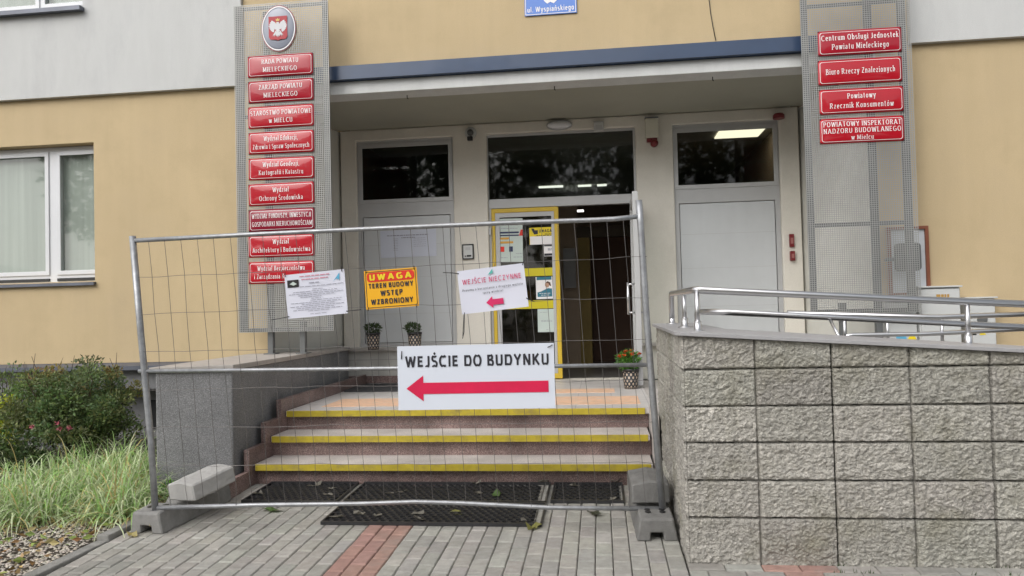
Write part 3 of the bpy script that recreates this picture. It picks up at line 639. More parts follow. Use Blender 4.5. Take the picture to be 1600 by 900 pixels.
# ================================================================== STEPS
S = empty('entrance_steps', (-1.2, 5.87, 0), 'three entrance steps of red granite with light treads and yellow nosings', 'steps')
SX0, SX1 = -2.86, .382
lv = [(.170, 5.80, 5.87), (.342, 6.11, 6.165), (.515, 6.42, 6.475)]
prev = 0
for i, (z, yn, yr) in enumerate(lv):
    yb = lv[i+1][2]+.02 if i < 2 else 8.86
    wpart(bx(SX0, SX1, yr, yr+.04, prev-(.05 if i == 0 else .002), z-.05), 'riser', M_GRAN, S)
    if i < 2: t = wpart(bx(SX0+.02, SX1-.015, yn+.004, yb, z-.048, z), 'tread', M_TREAD, S, .003)
    else: t = wpart(bx(SX0+.02, .43, yn+.004, yb, z-.048, z), 'landing', M_LTILE, S, .003)
    wpart(MB().box(SX0+.03, SX1-.03, yn-.008, yn+.0035, z-.052, z+.001), 'nosing', M_NOSE, t, .002)
    prev = z
for i in range(3): pass
wpart(bx(SX0, .43, 6.52, 8.86, -.05, .466), 'landing_core', M_CONC, S)
for j, (xa, xb, ya, yb2) in enumerate(((-2.60, .33, atz(700, 634, .516).y, atz(700, 622, .516).y), (-.50, .12, atz(900, 614, .516).y, atz(900, 608, .516).y))):
    wpart(bx(xa, xb, ya, yb2, .5155, .519), 'painted_stripe', M_PEACH, S)
sk = []
prof = [(5.40, gz(5.4)), (5.40, .125), (5.73, .125), (5.73, .30), (6.04, .30), (6.04, .47), (6.35, .47), (6.35, .63), (8.77, .63), (8.77, .40), (6.35, .30), (5.95, 0)]
for a0, a1, zt, zb in ((5.40, 5.725, .125, -.03), (5.73, 6.035, .30, .0), (6.04, 6.345, .47, .1), (6.35, 8.77, .625, .3)):
    wpart(bx(-2.895, SX0+.012, a0, a1, zb, zt), 'skirting', M_GRAN, S, .003)
wpart(bx(.385, .428, 5.86, 6.5, -.04, .53), 'side_kerb', M_TREAD, S, .004)

# plinth beside the steps
fp = [(at(246, 690, 5.44).x, 5.42), (-2.925, 5.62), (-3.06, 8.76), (-3.13, 8.76), (-3.43, 7.40), (-3.62, 7.40)]
PL = tag(MB().prism(fp, 'z', -.2, .955).build('stair_plinth', M_STUC, None, .012), 'grey speckled plaster plinth with stone coping left of the entrance steps', 'plinth')
cp = [(fp[0][0]-.03, fp[0][1]-.035), (-2.895, 5.585), (-3.03, 8.735), (-3.13, 8.735), (-3.43, 7.398), (-3.65, 7.398)]
cpo = MB(); A = [cpo.bm.verts.new((x, y, 1.0-.012*(y-5.4)/1.0*.8)) for x, y in cp]; Bv = [cpo.bm.verts.new((v.co.x, v.co.y, v.co.z-.04)) for v in A]
cpo.bm.faces.new(A); cpo.bm.faces.new(Bv[::-1])
for i in range(6): cpo.bm.faces.new((A[i], Bv[i], Bv[(i+1) % 6], A[(i+1) % 6]))
cpo.build('coping', M_COPE, PL, .004)

# ================================================================== SPLIT-FACE BLOCK WALL
BW = empty('block_wall', (.45, 4.27, -.055), 'grey split-face concrete block wall with flat stone coping right of the steps', 'wall')
WY, WX = 4.275, .447
def wtop(x): return 1.212-.071*(x-WX)
joints = [-.05, .195, .402, .612, .815, 1.022, 1.4]
def blockface(umax, vmaxf, du, ujoints, mapf, seedo):
    mb = MB(); lay = tintlayer(mb.bm)
    nu = int(umax/.0062); nv = 215; g = {}
    for i in range(nu+1):
        u = umax*i/nu; top = vmaxf(u)
        for j in range(nv+1):
            v = -.09+(top+.09)*j/nv
            dj = min(min(abs(u-q) for q in ujoints), min(abs(v-q) for q in joints[1:-1]))
            p = Vector((u*9+seedo, v*13, seedo))
            bi = sum(1 for q in ujoints if q <= u); bj = sum(1 for q in joints if q <= v)
            o_ = Vector((bi*7.1, bj*3.7, 0)); w_ = Vector((noise.noise(p*.9), noise.noise(p*.9+Vector((5, 5, 5))), 0))*.5
            hgt = .004+.006*noise.noise(p*.4+o_)+.014*(abs(noise.noise(p*1.5+w_+o_))-.2)+.011*(abs(noise.noise(p*3.5+w_))-.2)+.009*noise.noise(p*7.5)+.005*noise.noise(p*13)
            edge = min(1, max(0, (dj-.0042)/.0045))
            hgt = max(hgt, -.004) if dj < .018 else hgt
            d = -.020+(hgt+.020)*edge if dj < .03 else hgt
            if dj < .0042: d = -.020
            g[i, j] = (mb.bm.verts.new(mapf(u, v, d)), bi, bj, dj < .0075)
    for i in range(nu):
        for j in range(nv):
            f = mb.bm.faces.new((g[i, j][0], g[i+1, j][0], g[i+1, j+1][0], g[i, j+1][0])); 
            k = 1+.26*noise.noise(Vector((g[i, j][1]*3.3, g[i, j][2]*5.1, seedo)))
            if g[i, j][3] and g[i+1, j+1][3]: k = .62
            c = (k, k*(1+.03*noise.noise(Vector((g[i, j][1]*2.1, g[i, j][2]*4.7, 4)))), k)
            for lp in f.loops: lp[lay] = (*c, 1)
    return mb
uj = [0.005]+[.402+.4075*k for k in range(12)]
off = Vector((.45, 4.27, -.055))
mbf = blockface(2.6, lambda u: wtop(WX+u), 0, uj, lambda u, v, d: (WX+u, WY-d, v), 2.0)
wpart(mbf, 'split_face_blocks', M_STONE, BW, smooth=True)
vj = [0.004]+[.40*k for k in range(1, 6)]
mbf = blockface(1.85, lambda u: 1.212, 0, vj, lambda u, v, d: (WX-d*.55, WY+u, v), 9.0)
wpart(mbf, 'split_face_blocks', M_STONE, BW, smooth=True)
core = MB(); core.prism([(WX+.02, -.1), (WX+2.59, -.1), (WX+2.59, wtop(WX+2.59)-.004), (WX+.02, wtop(WX)-.004)], 'y', WY+.02, WY+.28)
wpart(core, 'wall_core', M_STONE, BW)
wpart(bx(WX+.022, WX+.28, WY+.282, 6.1, -.1, 1.205), 'wall_core', M_STONE, BW)
# coping: front run sloping, side run level, mitred
cb = MB()
def slab(pts, th=.022):
    A = [cb.bm.verts.new(p) for p in pts]; Bq = [cb.bm.verts.new((p[0], p[1], p[2]-th)) for p in pts]
    cb.bm.faces.new(A); cb.bm.faces.new(Bq[::-1]); n = len(pts)
    for i in range(n): cb.bm.faces.new((A[i], Bq[i], Bq[(i+1) % n], A[(i+1) % n]))
zt = lambda x: wtop(x)+.026
slab([(WX-.01, WY-.035, zt(WX)), (3.05, WY-.035, zt(3.05)), (3.05, WY+.30, zt(3.05)), (WX+.30, WY+.30, zt(WX)+0), (WX-.035, WY+.02, zt(WX))])
slab([(WX-.035, WY+.023, zt(WX)), (WX+.297, WY+.303, zt(WX)), (WX+.297, 6.12, zt(WX)), (WX-.035, 6.12, zt(WX))])
wpart(cb, 'coping', M_WCOPE, BW, .003)
struct(bx(.75, 4.2, 4.56, 7.30, .2, .46).build('ramp', M_CONC)); struct(bx(.433, 4.2, 7.303, 8.772, .1, .512).build('ramp_landing', M_TREAD)); struct(bx(.433, .748, 6.123, 7.30, .1, .508).build('ramp_landing', M_TREAD))

# stainless handrails
def flange(x, y, z): return MB().lathe([(.048, 0), (.048, .004), (.022, .009), (.020, .06), (.020, .062)], (x, y, z), 16)
def handrail(name, label, rail, lower, posts, rr=.021):
    p0 = Vector(posts[0][0])
    H = empty(name, p0, label, 'handrail')
    wpart(MB().tube(rail, rr, 14), 'top_rail', M_STEEL, H)
    if lower: wpart(MB().tube(lower, .019, 14), 'lower_rail', M_STEEL, H)
    for a, b in posts:
        po = wpart(MB().tube([a, b], .0135, 10), 'post', M_STEEL, H)
        wpart(flange(*a), 'flange', M_STEEL, po)
    return H
zc = zt(WX)
RYc = WY+.15; RXc = WX+.10
def zr(x): return zt(x)+.225
rail = [at(1026, 472, 5.9), at(1050, 465, 5.0)]
zl = zc+.235
rail = [(RXc, 5.85, zl-.22), (RXc, 5.85, zl-.03), (RXc, 5.82, zl), (RXc, RYc+.04, zl), (RXc+.012, RYc+.012, zl), (RXc+.04, RYc, zl-.003), (3.0, RYc, zl-.071*(3.0-RXc))]
low = [(RXc+.12, 5.3, zc+.03), (RXc+.12, 5.3, zc+.085), (RXc+.12, 5.26, zc+.10), (RXc+.12, RYc+.42, zc+.10), (RXc+.16, RYc+.32, zc+.10), (RXc+.24, RYc+.28, zc+.095), (3.0, RYc+.28, zc+.105-.071*(3.0-RXc))]
pxs = [at(1090, 500, RYc).x, at(1512, 500, RYc).x]
posts = [((x, RYc, zt(x)), (x, RYc, zl-.071*(x-RXc))) for x in pxs] + [((RXc, RYc+.55, zc), (RXc, RYc+.55, zl)), ((RXc, 5.85, zc), (RXc, 5.85, zl-.05))]
HR = handrail('handrail', 'near stainless steel handrail standing on the block wall coping', rail, low, posts)
xb = at(1303, 520, RYc+.2).x
wpart(MB().tube([(xb, RYc+.28, zc+.105-.071*(xb-RXc)), (xb+.01, RYc+.13, zt(xb)-.0)], .009, 8), 'bracket', M_STEEL, HR)
q = 6.6
def zz(x, y): return at(x, y, q)
rr = [zz(1230, 489), zz(1452, 495.4), zz(1466, 495.5), zz(1640, 489.5)]
rl = [zz(1324, 530), zz(1324, 524.5), zz(1332, 523.5), zz(1436, 522), zz(1446, 521.8), zz(1640, 512)]
ps = []
for x in (1319, 1386, 1471):
    a, b_ = zz(x, 546), zz(x, 493.5); ps.append(((b_.x, q, a.z), (b_.x, q, b_.z)))
handrail('handrail', 'far stainless steel handrail in front of the electric cabinets', rr, rl, ps, .022)

# ================================================================== MESH SIGN PANELS
def grid_mesh(x0, x1, z0, z1, y, pitch=.0195, wv=.0056):
    mb = MB(); n = round((x1-x0)/pitch); m_ = round((z1-z0)/pitch)
    for i in range(n+1):
        x = x0+(x1-x0)*i/n; mb.box(x-wv/2, x+wv/2, y, y+.003, z0, z1)
    for j in range(m_+1):
        z = z0+(z1-z0)*j/m_; mb.box(x0, x1, y+.0035, y+.0065, z-wv/2, z+wv/2)
    return mb
PYF = 7.13
def panel(px_l, px_r, zt_, zb_, postpx, label, bars, foot, el, er):
    xl, xr = px_l, px_r; posth = (1, 0) if postpx[0][0] < 800 else (0, 1); edges = ((xl+el[0], xl+el[1]), (xr-er[0], xr-er[1]))
    E_ = empty('sign_panel', ((xl+xr)/2, PYF, foot), label, 'sign panel', 'mesh sign panels flanking the entrance')
    wpart(grid_mesh(xl, xr, zb_, zt_, PYF), 'wire_mesh', M_MESH, E_)
    w_ = .035
    fr = MB()
    for a, b in edges: fr.box(a, b, PYF+.008, PYF+.04, zb_+.004, zt_-.004)
    for zz_ in bars: fr.box(xl+.045, xr-.045, PYF+.0415, PYF+.06, zz_-.0175, zz_+.0175)
    wpart(fr, 'frame', mat('panel_edge_steel', (.17, .175, .175), .5, metal=.4, var=.12), E_, .002)
    for px, full in zip(postpx, posth):
        x = at(px[0], px[1], PYF+.09).x
        po = wpart(bx(x-.028, x+.028, PYF+.062, PYF+.118, foot, zt_-.05 if full else zb_+.1), 'post', M_FRM, E_, .003)
        wpart(bx(x-.06, x+.06, PYF+.03, PYF+.15, foot-.001, foot+.009), 'base_plate', M_FRM, po, .002)
    return E_
l = at(369, 260, PYF).x; r_ = at(516, 250, PYF).x
zt_ = at(440, 4, PYF).z; zb_ = at(447, 518, PYF).z
panel(l, r_, zt_, zb_, ((424, 530), (474, 530)), 'tall galvanised mesh panel left of the entrance carrying nine red plates', (zb_+.02, zb_+2.2, zt_-.02), .985, (.004, .088), (.058, .004))
l2 = at(1259, 250, PYF).x; r2 = at(1430, 240, PYF).x; zb2 = at(1350, 489, PYF).z; zt2 = at(1340, -60, PYF).z
panel(l2, r2, zt2, zb2, ((1317, 510), (1373, 510)), 'tall galvanised mesh panel right of the entrance carrying four red plates', (zb2+.02, at(1350, 349, PYF).z, at(1340, 2, PYF).z), .88, (.004, .06), (.10, .035))

# red plates
def plate(cx, cz, W, H, lines, label, m=None, bold=.02, tilt=0):
    m = m or M_RED; mb = MB(); nx, nz = 24, 8; V = {}
    for i in range(nx+1):
        for j in range(nz+1):
            u, v = -1+2*i/nx, -1+2*j/nz
            # rounded corners, convex face
            d = .014*(1-abs(u)**2.4)**.6*(1-abs(v)**2.4)**.8 if abs(u) < 1 and abs(v) < 1 else 0
            V[i, j] = mb.bm.verts.new((u*W/2, -d, v*H/2))
    for i in range(nx):
        for j in range(nz): f = mb.bm.faces.new((V[i, j], V[i+1, j], V[i+1, j+1], V[i, j+1])); f.smooth = True
    ed = [V[i, 0] for i in range(nx+1)]+[V[nx, j] for j in range(1, nz+1)]+[V[i, nz] for i in range(nx-1, -1, -1)]+[V[0, j] for j in range(nz-1, 0, -1)]
    bk = [mb.bm.verts.new((q.co.x, .004, q.co.z)) for q in ed]
    for i in range(len(ed)): mb.bm.faces.new((ed[i], bk[i], bk[(i+1) % len(ed)], ed[(i+1) % len(ed)]))
    mb.bm.faces.new(bk[::-1])
    o = mb.build('office_plate', m, loc=(cx+random.gauss(0, .003), PYF-.008, cz), rot=(random.gauss(0, .012), random.gauss(0, .0035), random.gauss(0, .006)))
    tag(o, label, 'sign plate', 'red enamel office plates')
    def dome(me):
        for q in me.vertices:
            u, v = q.co.x/(W/2), q.co.z/(H/2); u = max(-.999, min(.999, u)); v = max(-.999, min(.999, v))
            q.co.y -= .014*(1-abs(u)**2.4)**.6*(1-abs(v)**2.4)**.8
    e = .016; r1 = .022
    A, Bq = rrect(-W/2+e, W/2-e, -H/2+e, H/2-e, r1), rrect(-W/2+e+.0038, W/2-e-.0038, -H/2+e+.0038, H/2-e-.0038, r1)
    def dense(P):
        out = []
        for i in range(len(P)):
            a, b = P[i], P[(i+1) % len(P)]; k = max(1, int(math.dist(a, b)/.03))
            out += [(a[0]+(b[0]-a[0])*t/k, a[1]+(b[1]-a[1])*t/k) for t in range(k)]
        return out
    n = len(A); AA = []; BB = []
    for i in range(n):
        a, b, c, d = A[i], A[(i+1) % n], Bq[i], Bq[(i+1) % n]; k = max(1, int(math.dist(a, b)/.03))
        for t in range(k):
            AA.append((a[0]+(b[0]-a[0])*t/k, a[1]+(b[1]-a[1])*t/k)); BB.append((c[0]+(d[0]-c[0])*t/k, c[1]+(d[1]-c[1])*t/k))
    bo = ring(o, M_LETW, AA, BB, -.0015); dome(bo.data)
    tx = text_mesh([(s, 0, z*H, cap*H, wd*W) for s, z, cap, wd in lines], M_LETW, o, 0, 0, 0, bold=bold, y=-.0018, serif=True)
    for q_ in tx: dome(q_.data)
    # corner screws
    for sx in (-1, 1):
        for sz in (-1, 1): MB().lathe([(.006, -.004), (.006, .001)], (sx*(W/2-.006), 0, sz*(H/2-.006)), 8, 'y').build('screw', M_BLK, o)
    return o
T2 = lambda a, b, wa, wb, c=.205: [(a, .095, c, wa), (b, -.275, c, wb)]
LP = [(T2('RADA POWIATU', 'MIELECKIEGO', .56, .52), 'red office plate RADA POWIATU MIELECKIEGO, topmost under the eagle emblem'),
      (T2('ZARZĄD POWIATU', 'MIELECKIEGO', .66, .52), 'red office plate ZARZĄD POWIATU MIELECKIEGO, second in the left column'),
      (T2('STAROSTWO POWIATOWE', 'w MIELCU', .92, .36), 'red office plate STAROSTWO POWIATOWE in the left column'),
      (T2('Wydział Edukacji,', 'Zdrowia i Spraw Społecznych', .52, .86), 'red office plate Wydział Edukacji in the left column'),
      (T2('Wydział Geodezji,', 'Kartografii i Katastru', .56, .68), 'red office plate Wydział Geodezji in the left column'),
      (T2('Wydział', 'Ochrony Środowiska', .25, .66), 'red office plate Ochrony Środowiska in the left column'),
      (T2('WYDZIAŁ FUNDUSZY, INWESTYCJI', 'I GOSPODARKI NIERUCHOMOŚCIAMI', .90, .96), 'darker crimson office plate in narrow capitals in the left column'),
      (T2('Wydział', 'Architektury i Budownictwa', .25, .88), 'red office plate Architektury i Budownictwa crossed by the top fence rail'),
      (T2('Wydział Bezpieczeństwa', 'i Zarządzania Kryzysowego', .72, .82), 'lowest red office plate of the left column, partly behind the taped notice')]
ly = [102, 141.8, 182, 222.3, 263, 303, 343.3, 384, 425.5]
for (ln, lb), y_ in zip(LP, ly):
    c = at(438+ (y_-102)*.006, y_, PYF-.01)
    plate(c.x, c.z, 0.69, .222, ln, lb, M_DRED if 'crimson' in lb else (M_RED, M_RED2)[LP.index((ln, lb)) < 2], .006)
RP = [(T2('Centrum Obsługi Jednostek', 'Powiatu Mieleckiego', .92, .68, .215), 'red office plate Centrum Obsługi Jednostek, topmost of the right column', 1343, 65),
      ([('Biuro Rzeczy Znalezionych', -.09, .215, .82)], 'red office plate Biuro Rzeczy Znalezionych, the single-line one', 1343.5, 111),
      (T2('Powiatowy', 'Rzecznik Konsumentów', .34, .76), 'red office plate Rzecznik Konsumentów in the right column', 1346, 157),
      ([('POWIATOWY INSPEKTORAT', .17, .19, .92), ('NADZORU BUDOWLANEGO', -.10, .19, .92), ('w Mielcu', -.37, .17, .27)], 'lowest red office plate of the right column with three lines', 1346.5, 203)]
for ln, lb, x_, y_ in RP:
    c = at(x_, y_, PYF-.01); plate(c.x, c.z, .74, .232, ln, lb, M_RED2 if 'Centrum' in lb else None, .006)

# eagle emblem
c = at(435.5, 44.5, PYF-.01); W, H = .355, .46
em = MB(); n = 48
pr = [(0, -.020), (.3, -.0195), (.6, -.016), (.85, -.009), (1, 0)]
rings = []
for k, (rr_, yy_) in enumerate(pr[1:]): rings.append([em.bm.verts.new((rr_*W/2*math.cos(2*math.pi*i/n), yy_, rr_*H/2*math.sin(2*math.pi*i/n))) for i in range(n)])
ce = em.bm.verts.new((0, pr[0][1], 0))
for i in range(n): em.bm.faces.new((ce, rings[0][i], rings[0][(i+1) % n])).smooth = True
for A, Bq in zip(rings, rings[1:]):
    for i in range(n): em.bm.faces.new((A[i], Bq[i], Bq[(i+1) % n], A[(i+1) % n])).smooth = True
bk = [em.bm.verts.new((v.co.x, .004, v.co.z)) for v in rings[-1]]
for i in range(n): em.bm.faces.new((rings[-1][i], bk[i], bk[(i+1) % n], rings[-1][(i+1) % n]))
em.bm.faces.new(bk[::-1])
EM = tag(em.build('eagle_emblem', M_SILV, loc=(c.x, PYF-.008, c.z)), 'oval silver plaque with a white crowned eagle on a red shield', 'emblem')
def ell(s): return [(s*W/2*math.cos(2*math.pi*i/n), s*H/2*math.sin(2*math.pi*i/n)) for i in range(n)]
ring(EM, M_LETW, ell(.985), ell(.93), -.0075, 'rim'); 
ring(EM, M_DRED, ell(1.03), ell(.99), -.0005, 'outer_rim')
sw, sh = .098, .118
shield = [(-sw, sh), (sw, sh), (sw, -sh+.03), (sw-.012, -sh+.008), (sw-.03, -sh), (.02, -sh), (0, -sh-.012), (-.02, -sh), (-sw+.03, -sh), (-sw+.012, -sh+.008), (-sw, -sh+.03)]
poly(EM, M_SHLD, shield, -.021, 'shield')
for sx in (-1, 1):
    for k in range(9):          # spread wing feathers
        a_ = R(38-k*15); p0 = (sx*(.022+.022*math.cos(R(60-k*8))), .046-.0062*k); L_ = .060-.0035*abs(k-3)
        d_ = (math.cos(a_)*sx, math.sin(a_)); n_ = (-d_[1], d_[0]); w_ = .0085
        poly(EM, M_EAG, [(p0[0]-n_[0]*w_, p0[1]-n_[1]*w_), (p0[0]+d_[0]*L_*.75-n_[0]*w_*1.1, p0[1]+d_[1]*L_*.75-n_[1]*w_*1.1), (p0[0]+d_[0]*L_, p0[1]+d_[1]*L_), (p0[0]+d_[0]*L_*.75+n_[0]*w_*1.1, p0[1]+d_[1]*L_*.75+n_[1]*w_*1.1), (p0[0]+n_[0]*w_, p0[1]+n_[1]*w_)], -.0222-.00012*k, 'feather')
    poly(EM, M_EAG, [(sx*.010, .03), (sx*.034, .062), (sx*.050, .066), (sx*.056, .048), (sx*.048, .010), (sx*.030, -.016), (sx*.012, -.02)], -.0236, 'wing')
    poly(EM, M_EAG, [(sx*.008, -.022), (sx*.022, -.026), (sx*.046, -.062), (sx*.038, -.070)], -.0229, 'leg')
    for dx_, dz_ in ((.030, -.012), (.022, -.030), (.002, -.032)):
        poly(EM, M_EAG, [(sx*.038, -.060), (sx*.046, -.066), (sx*(.036+dx_), -.062+dz_)], -.0231-.0001*abs(dz_)*20, 'claw')
poly(EM, M_EAG, [(-.014, .058), (.012, .058), (.018, .030), (.020, -.004), (.012, -.040), (0, -.052), (-.012, -.040), (-.020, -.004), (-.018, .030)], -.0242, 'body')
for k in range(5):
    x_ = (k-2)*.013; poly(EM, M_EAG, [(x_*.4-.006, -.040), (x_*.4+.006, -.040), (x_*1.25+.008, -.078+abs(k-2)*.006), (x_*1.25, -.098+abs(k-2)*.009), (x_*1.25-.008, -.078+abs(k-2)*.006)], -.0238-.0001*k, 'tail')
poly(EM, M_GOLD, [(-.016, .068), (.016, .068), (.022, .092), (.010, .084), (0, .098), (-.010, .084), (-.022, .092)], -.0255, 'crown', -.0245)
poly(EM, M_GOLD, [(-.012, .056), (-.026, .050), (-.012, .046)], -.0255, 'beak', -.0245)

# house number plate
c0, c1 = at(820, 25.5, YF-.035), at(901.5, 20.5, YF-.035); W = c1.x-c0.x; H = W*.95
hn = tag(MB().box(-W/2, W/2, 0, .006, 0, H).build('house_number_plate', M_BLUS, None, .002, loc=((c0.x+c1.x)/2, YF-.035, c0.z)), 'blue enamel street plate with white border and number above the canopy', 'street sign')
ring(hn, M_LETW, [(-W/2+.008, .008), (W/2-.008, .008), (W/2-.008, H-.008), (-W/2+.008, H-.008)], [(-W/2+.014, .014), (W/2-.014, .014), (W/2-.014, H-.014), (-W/2+.014, H-.014)])
text_mesh([('ul. Wyspiańskiego', 0, .035, .052, W*.89)], M_LETW, hn, T=.19)
text_mesh([('6', 0, .128, .30, .17)], M_LETW, hn, T=.2, name='number')
p = [at(1107, -60, YF-.03), at(1108, 0, YF-.03), at(1110, 18, YF-.028), at(1114, 42, YF-.03), at(1118.5, 63.5, YF-.03)]
tag(MB().tube(p, .004, 6).build('facade_cable', M_BLK), 'thin dark cable hanging down the yellow wall above the canopy', 'cable')

# ================================================================== small things on the entrance wall
def wallthing(name, px, py, Y, label, cat, group=None): 
    c = at(px, py, Y); return empty(name, (c.x, Y, c.z), label, cat, group)
Dc = wallthing('dome_camera', 735.5, 208, EY-.002, 'small round security camera on the left white pillar', 'camera')
MB().lathe([(.072, 0), (.072, -.018), (.064, -.026)], (0, 0, 0), 20, 'y').build('base', M_LGREY, Dc)
MB().lathe([(.040, -.0265), (.038, -.045), (.030, -.062), (.014, -.072), (.002, -.075)], (0, 0, 0), 20, 'y').build('dome', M_FRM, Dc)
MB().box(-.032, .032, -.085, -.03, -.105, -.055).build('lens_housing', M_BLK, Dc, .008)
La = wallthing('bulkhead_lamp', 874, 196, EY-.002, 'white oval bulkhead lamp above the doorway', 'lamp')
mbq = MB().lathe([(.145, 0), (.145, -.03), (.135, -.055), (.09, -.08), (.03, -.09), (.002, -.091)], (0, 0, 0), 28, 'y'); 
for v in mbq.bm.verts: v.co.z *= .36
mbq.build('diffuser', M_WHITE, La)
mbq = MB().lathe([(.155, 0), (.155, -.028), (.147, -.028), (.147, 0)], (0, 0, 0), 28, 'y', cap=False)
for v in mbq.bm.verts: v.co.z *= .40
mbq.build('ring', M_ALU, La)
Jb = wallthing('junction_box', 935.5, 199.5, EY-.002, 'small grey sensor box beside the bulkhead lamp', 'sensor')
MB().box(-.058, .058, -.05, 0, -.055, .055).build('housing', M_LGREY, Jb, .006); MB().box(-.04, .04, -.056, -.0505, -.035, .02).build('cover', M_ALU, Jb, .004); MB().box(-.062, .062, -.054, 0, .056, .064).build('lid', M_ALU, Jb, .002)
Al = wallthing('alarm_siren', 1018, 203, EY-.002, 'cream alarm siren with a red flasher on the right white pillar', 'alarm')
MB().box(-.075, .075, -.07, 0, -.105, .125).build('housing', M_CREAM, Al, .008)
MB().box(-.078, .078, -.074, 0, .126, .137).build('cover', M_FLASH, Al, .003)
MB().lathe([(.045, 0), (.045, -.05), (.03, -.075), (.002, -.08)], (.025, 0, -.165), 18, 'y').build('flasher', M_REDPL, Al)
MB().box(-.06, .06, -.05, 0, -.15, -.107).build('base', M_REDPL, Al, .005)
Rs = wallthing('fire_siren', 1214.5, 183, EY-.002, 'small flat red fire siren above the right grey panel', 'alarm')
MB().lathe([(.065, -.03), (.065, .01), (.05, .028), (.02, .034)], (0, -.066, -.005), 20).build('housing', M_REDPL, Rs); MB().box(-.05, .05, -.06, 0, -.03, .0).build('base', M_REDPL, Rs, .004)
for i, (py_, h_, lb) in enumerate(((376, .075, 'narrow red fire sign above the fire call point'), (400, .055, 'red fire call point box on the right door jamb'))):
    c = at(1236.5, py_, EY); cx = at(1236.5, 380, EY).x
    f = empty('fire_call_point', (cx, EY-.002, c.z), lb, 'fire alarm')
    MB().box(-.026, .026, -.03-.02*i, 0, -h_, h_).build('housing', M_REDPL, f, .005)
    MB().box(-.015, .015, -.034-.02*i, -.0305-.02*i, -h_*.5, h_*.4).build('face', mat('dim_red_print', (.30, .12, .11), .5), f, .002)
Ic = wallthing('intercom', 731.5, 393.5, EY-.002, 'intercom panel in a black frame on the left white pillar', 'intercom')
MB().frame(-.07, .07, -.092, .092, .014, -.022, 0).build('frame', M_BLK, Ic, .003)
MB().box(-.056, .056, -.016, 0, -.078, .078).build('face', M_LGREY, Ic)
MB().box(-.03, .03, -.019, -.0165, .02, .055).build('speaker', M_ALU, Ic)
MB().box(-.04, -.025, -.02, -.0165, -.06, -.045).box(-.015, .04, -.02, -.0165, -.06, -.04).build('button', M_BLK, Ic)
# framed notice on left grey panel
yq = EY+.045+.004
o, W, H = board('door_notice', at(594, 361, yq), at(681, 357.5, yq), at(595, 403, yq), mat('grey_paper', (.60, .63, .72), .35, var=.03), 'grey printed notice fixed to the left blank door panel', 'notice', .006)
textlines([(-W*.38, W*.36, H*.29), (-W*.12, W*.12, H*.20)], M_GINK, o, -.0015, 'heading', .012)
textlines([(-W*.27, -W*.18, .06-.02*k) for k in range(8)] + [(W*.1, W*.32, .06-.025*k) for k in range(5)], M_GINK, o, -.0015, h=.004)
# posters on the yellow leaf (inside face of the glass reads through; stuck on the outside)
yq = EY+.045+.020
def poster(tl, tr, bl, m, label):
    o, W, H = board('door_poster', at(*tl, yq), at(*tr, yq), at(*bl, yq), m, label, 'poster', .001, 'papers stuck on the yellow door'); return o, W, H
o, W, H = poster((779, 342), (816, 341), (780.5, 410), M_GREENP, 'pale green sheet with orange bars on the yellow door')
rect(o, M_NAVY, -W*.5, W*.34, H*.16, H*.20); rect(o, M_NAVY, -W*.5, W*.34, H*.10, H*.13); poly(o, M_REDP, [(W*.34, H*.10), (W*.5, H*.10), (W*.5, H*.24), (W*.42, H*.24)])
for k, e in ((0, -.08), (1, .1)): rect(o, M_YEL2 if False else mat('ochre_print', (.62, .34, .05), .5), -W*.46, W*e, H*(.02-.09*k), H*(.07-.09*k))
rect(o, M_REDP, -W*.45, -W*.28, -H*.26, -H*.14); rect(o, M_NAVY, -W*.08, W*.08, -H*.26, -H*.14)
textlines([(-W*.4, W*.3, H*.42-.04*k) for k in range(3)] + [(-W*.45, -W*.15, -H*.4), (W*.1, W*.48, -H*.39), (W*.2, W*.48, -H*.31)], M_GINK, o, h=.006)
o, W, H = poster((826.5, 356), (863.5, 354.5), (828, 382.5), M_YEL2, 'yellow and white warning sheet at the top of the yellow door')
rect(o, M_LETW, -W*.48, W*.5, -H*.5, -H*.02)
text_mesh([('UWAGA', W*.18, H*.20, .036, W*.54)], M_INK, o, T=.24, y=-.003)
textlines([(W*.15, W*.45, H*.08), (-W*.2, W*.45, 0)], M_INK, o, -.003, h=.007)
poly(o, M_INK, [(-W*.42, H*.44), (-W*.3, H*.44), (-W*.28, H*.34), (-W*.14, H*.34), (-W*.14, H*.12), (-W*.30, H*.10), (-W*.36, H*.26)], -.003)
o, W, H = poster((849.5, 382.5), (865, 382), (850, 400.5), M_LETW, 'small white sticker with black bands on the yellow door')
rect(o, M_INK, -W*.46, W*.46, H*.36, H*.48); rect(o, M_INK, -W*.46, W*.46, -H*.46, -H*.26); textlines([(-W*.1, W*.44, H*.1), (-W*.1, W*.44, 0)], M_GINK, o, h=.01)
o, W, H = poster((837, 433), (863, 432), (838, 467.5), M_LETW, 'teal poster with a photograph of a child on the yellow door')
rect(o, M_TEAL, -W*.45, W*.45, H*.36, H*.5); poly(o, M_TEAL, [(-W*.42, -H*.40), (W*.46, -H*.40), (W*.46, -H*.04), (W*.2, -H*.02), (-W*.2, -H*.16), (-W*.42, -H*.20)])
poly(o, M_SKIN, [(W*.18+W*.14*math.cos(a*.52), H*.14+H*.13*math.sin(a*.52)) for a in range(12)]); poly(o, mat('hair_print', (.10, .05, .03), .6), [(W*.1, H*.22), (W*.2, H*.3), (W*.36, H*.24), (W*.42, H*.06), (W*.32, H*.1), (W*.28, H*.2)], -.003)
textlines([(-W*.3, W*.35, -H*.26), (-W*.2, W*.3, -H*.34)], M_LETW, o, -.003, h=.006)
o, W, H = poster((839.5, 483), (866, 482.5), (841, 519), M_GREENP, 'plain pale sheet with faint print low on the yellow door')
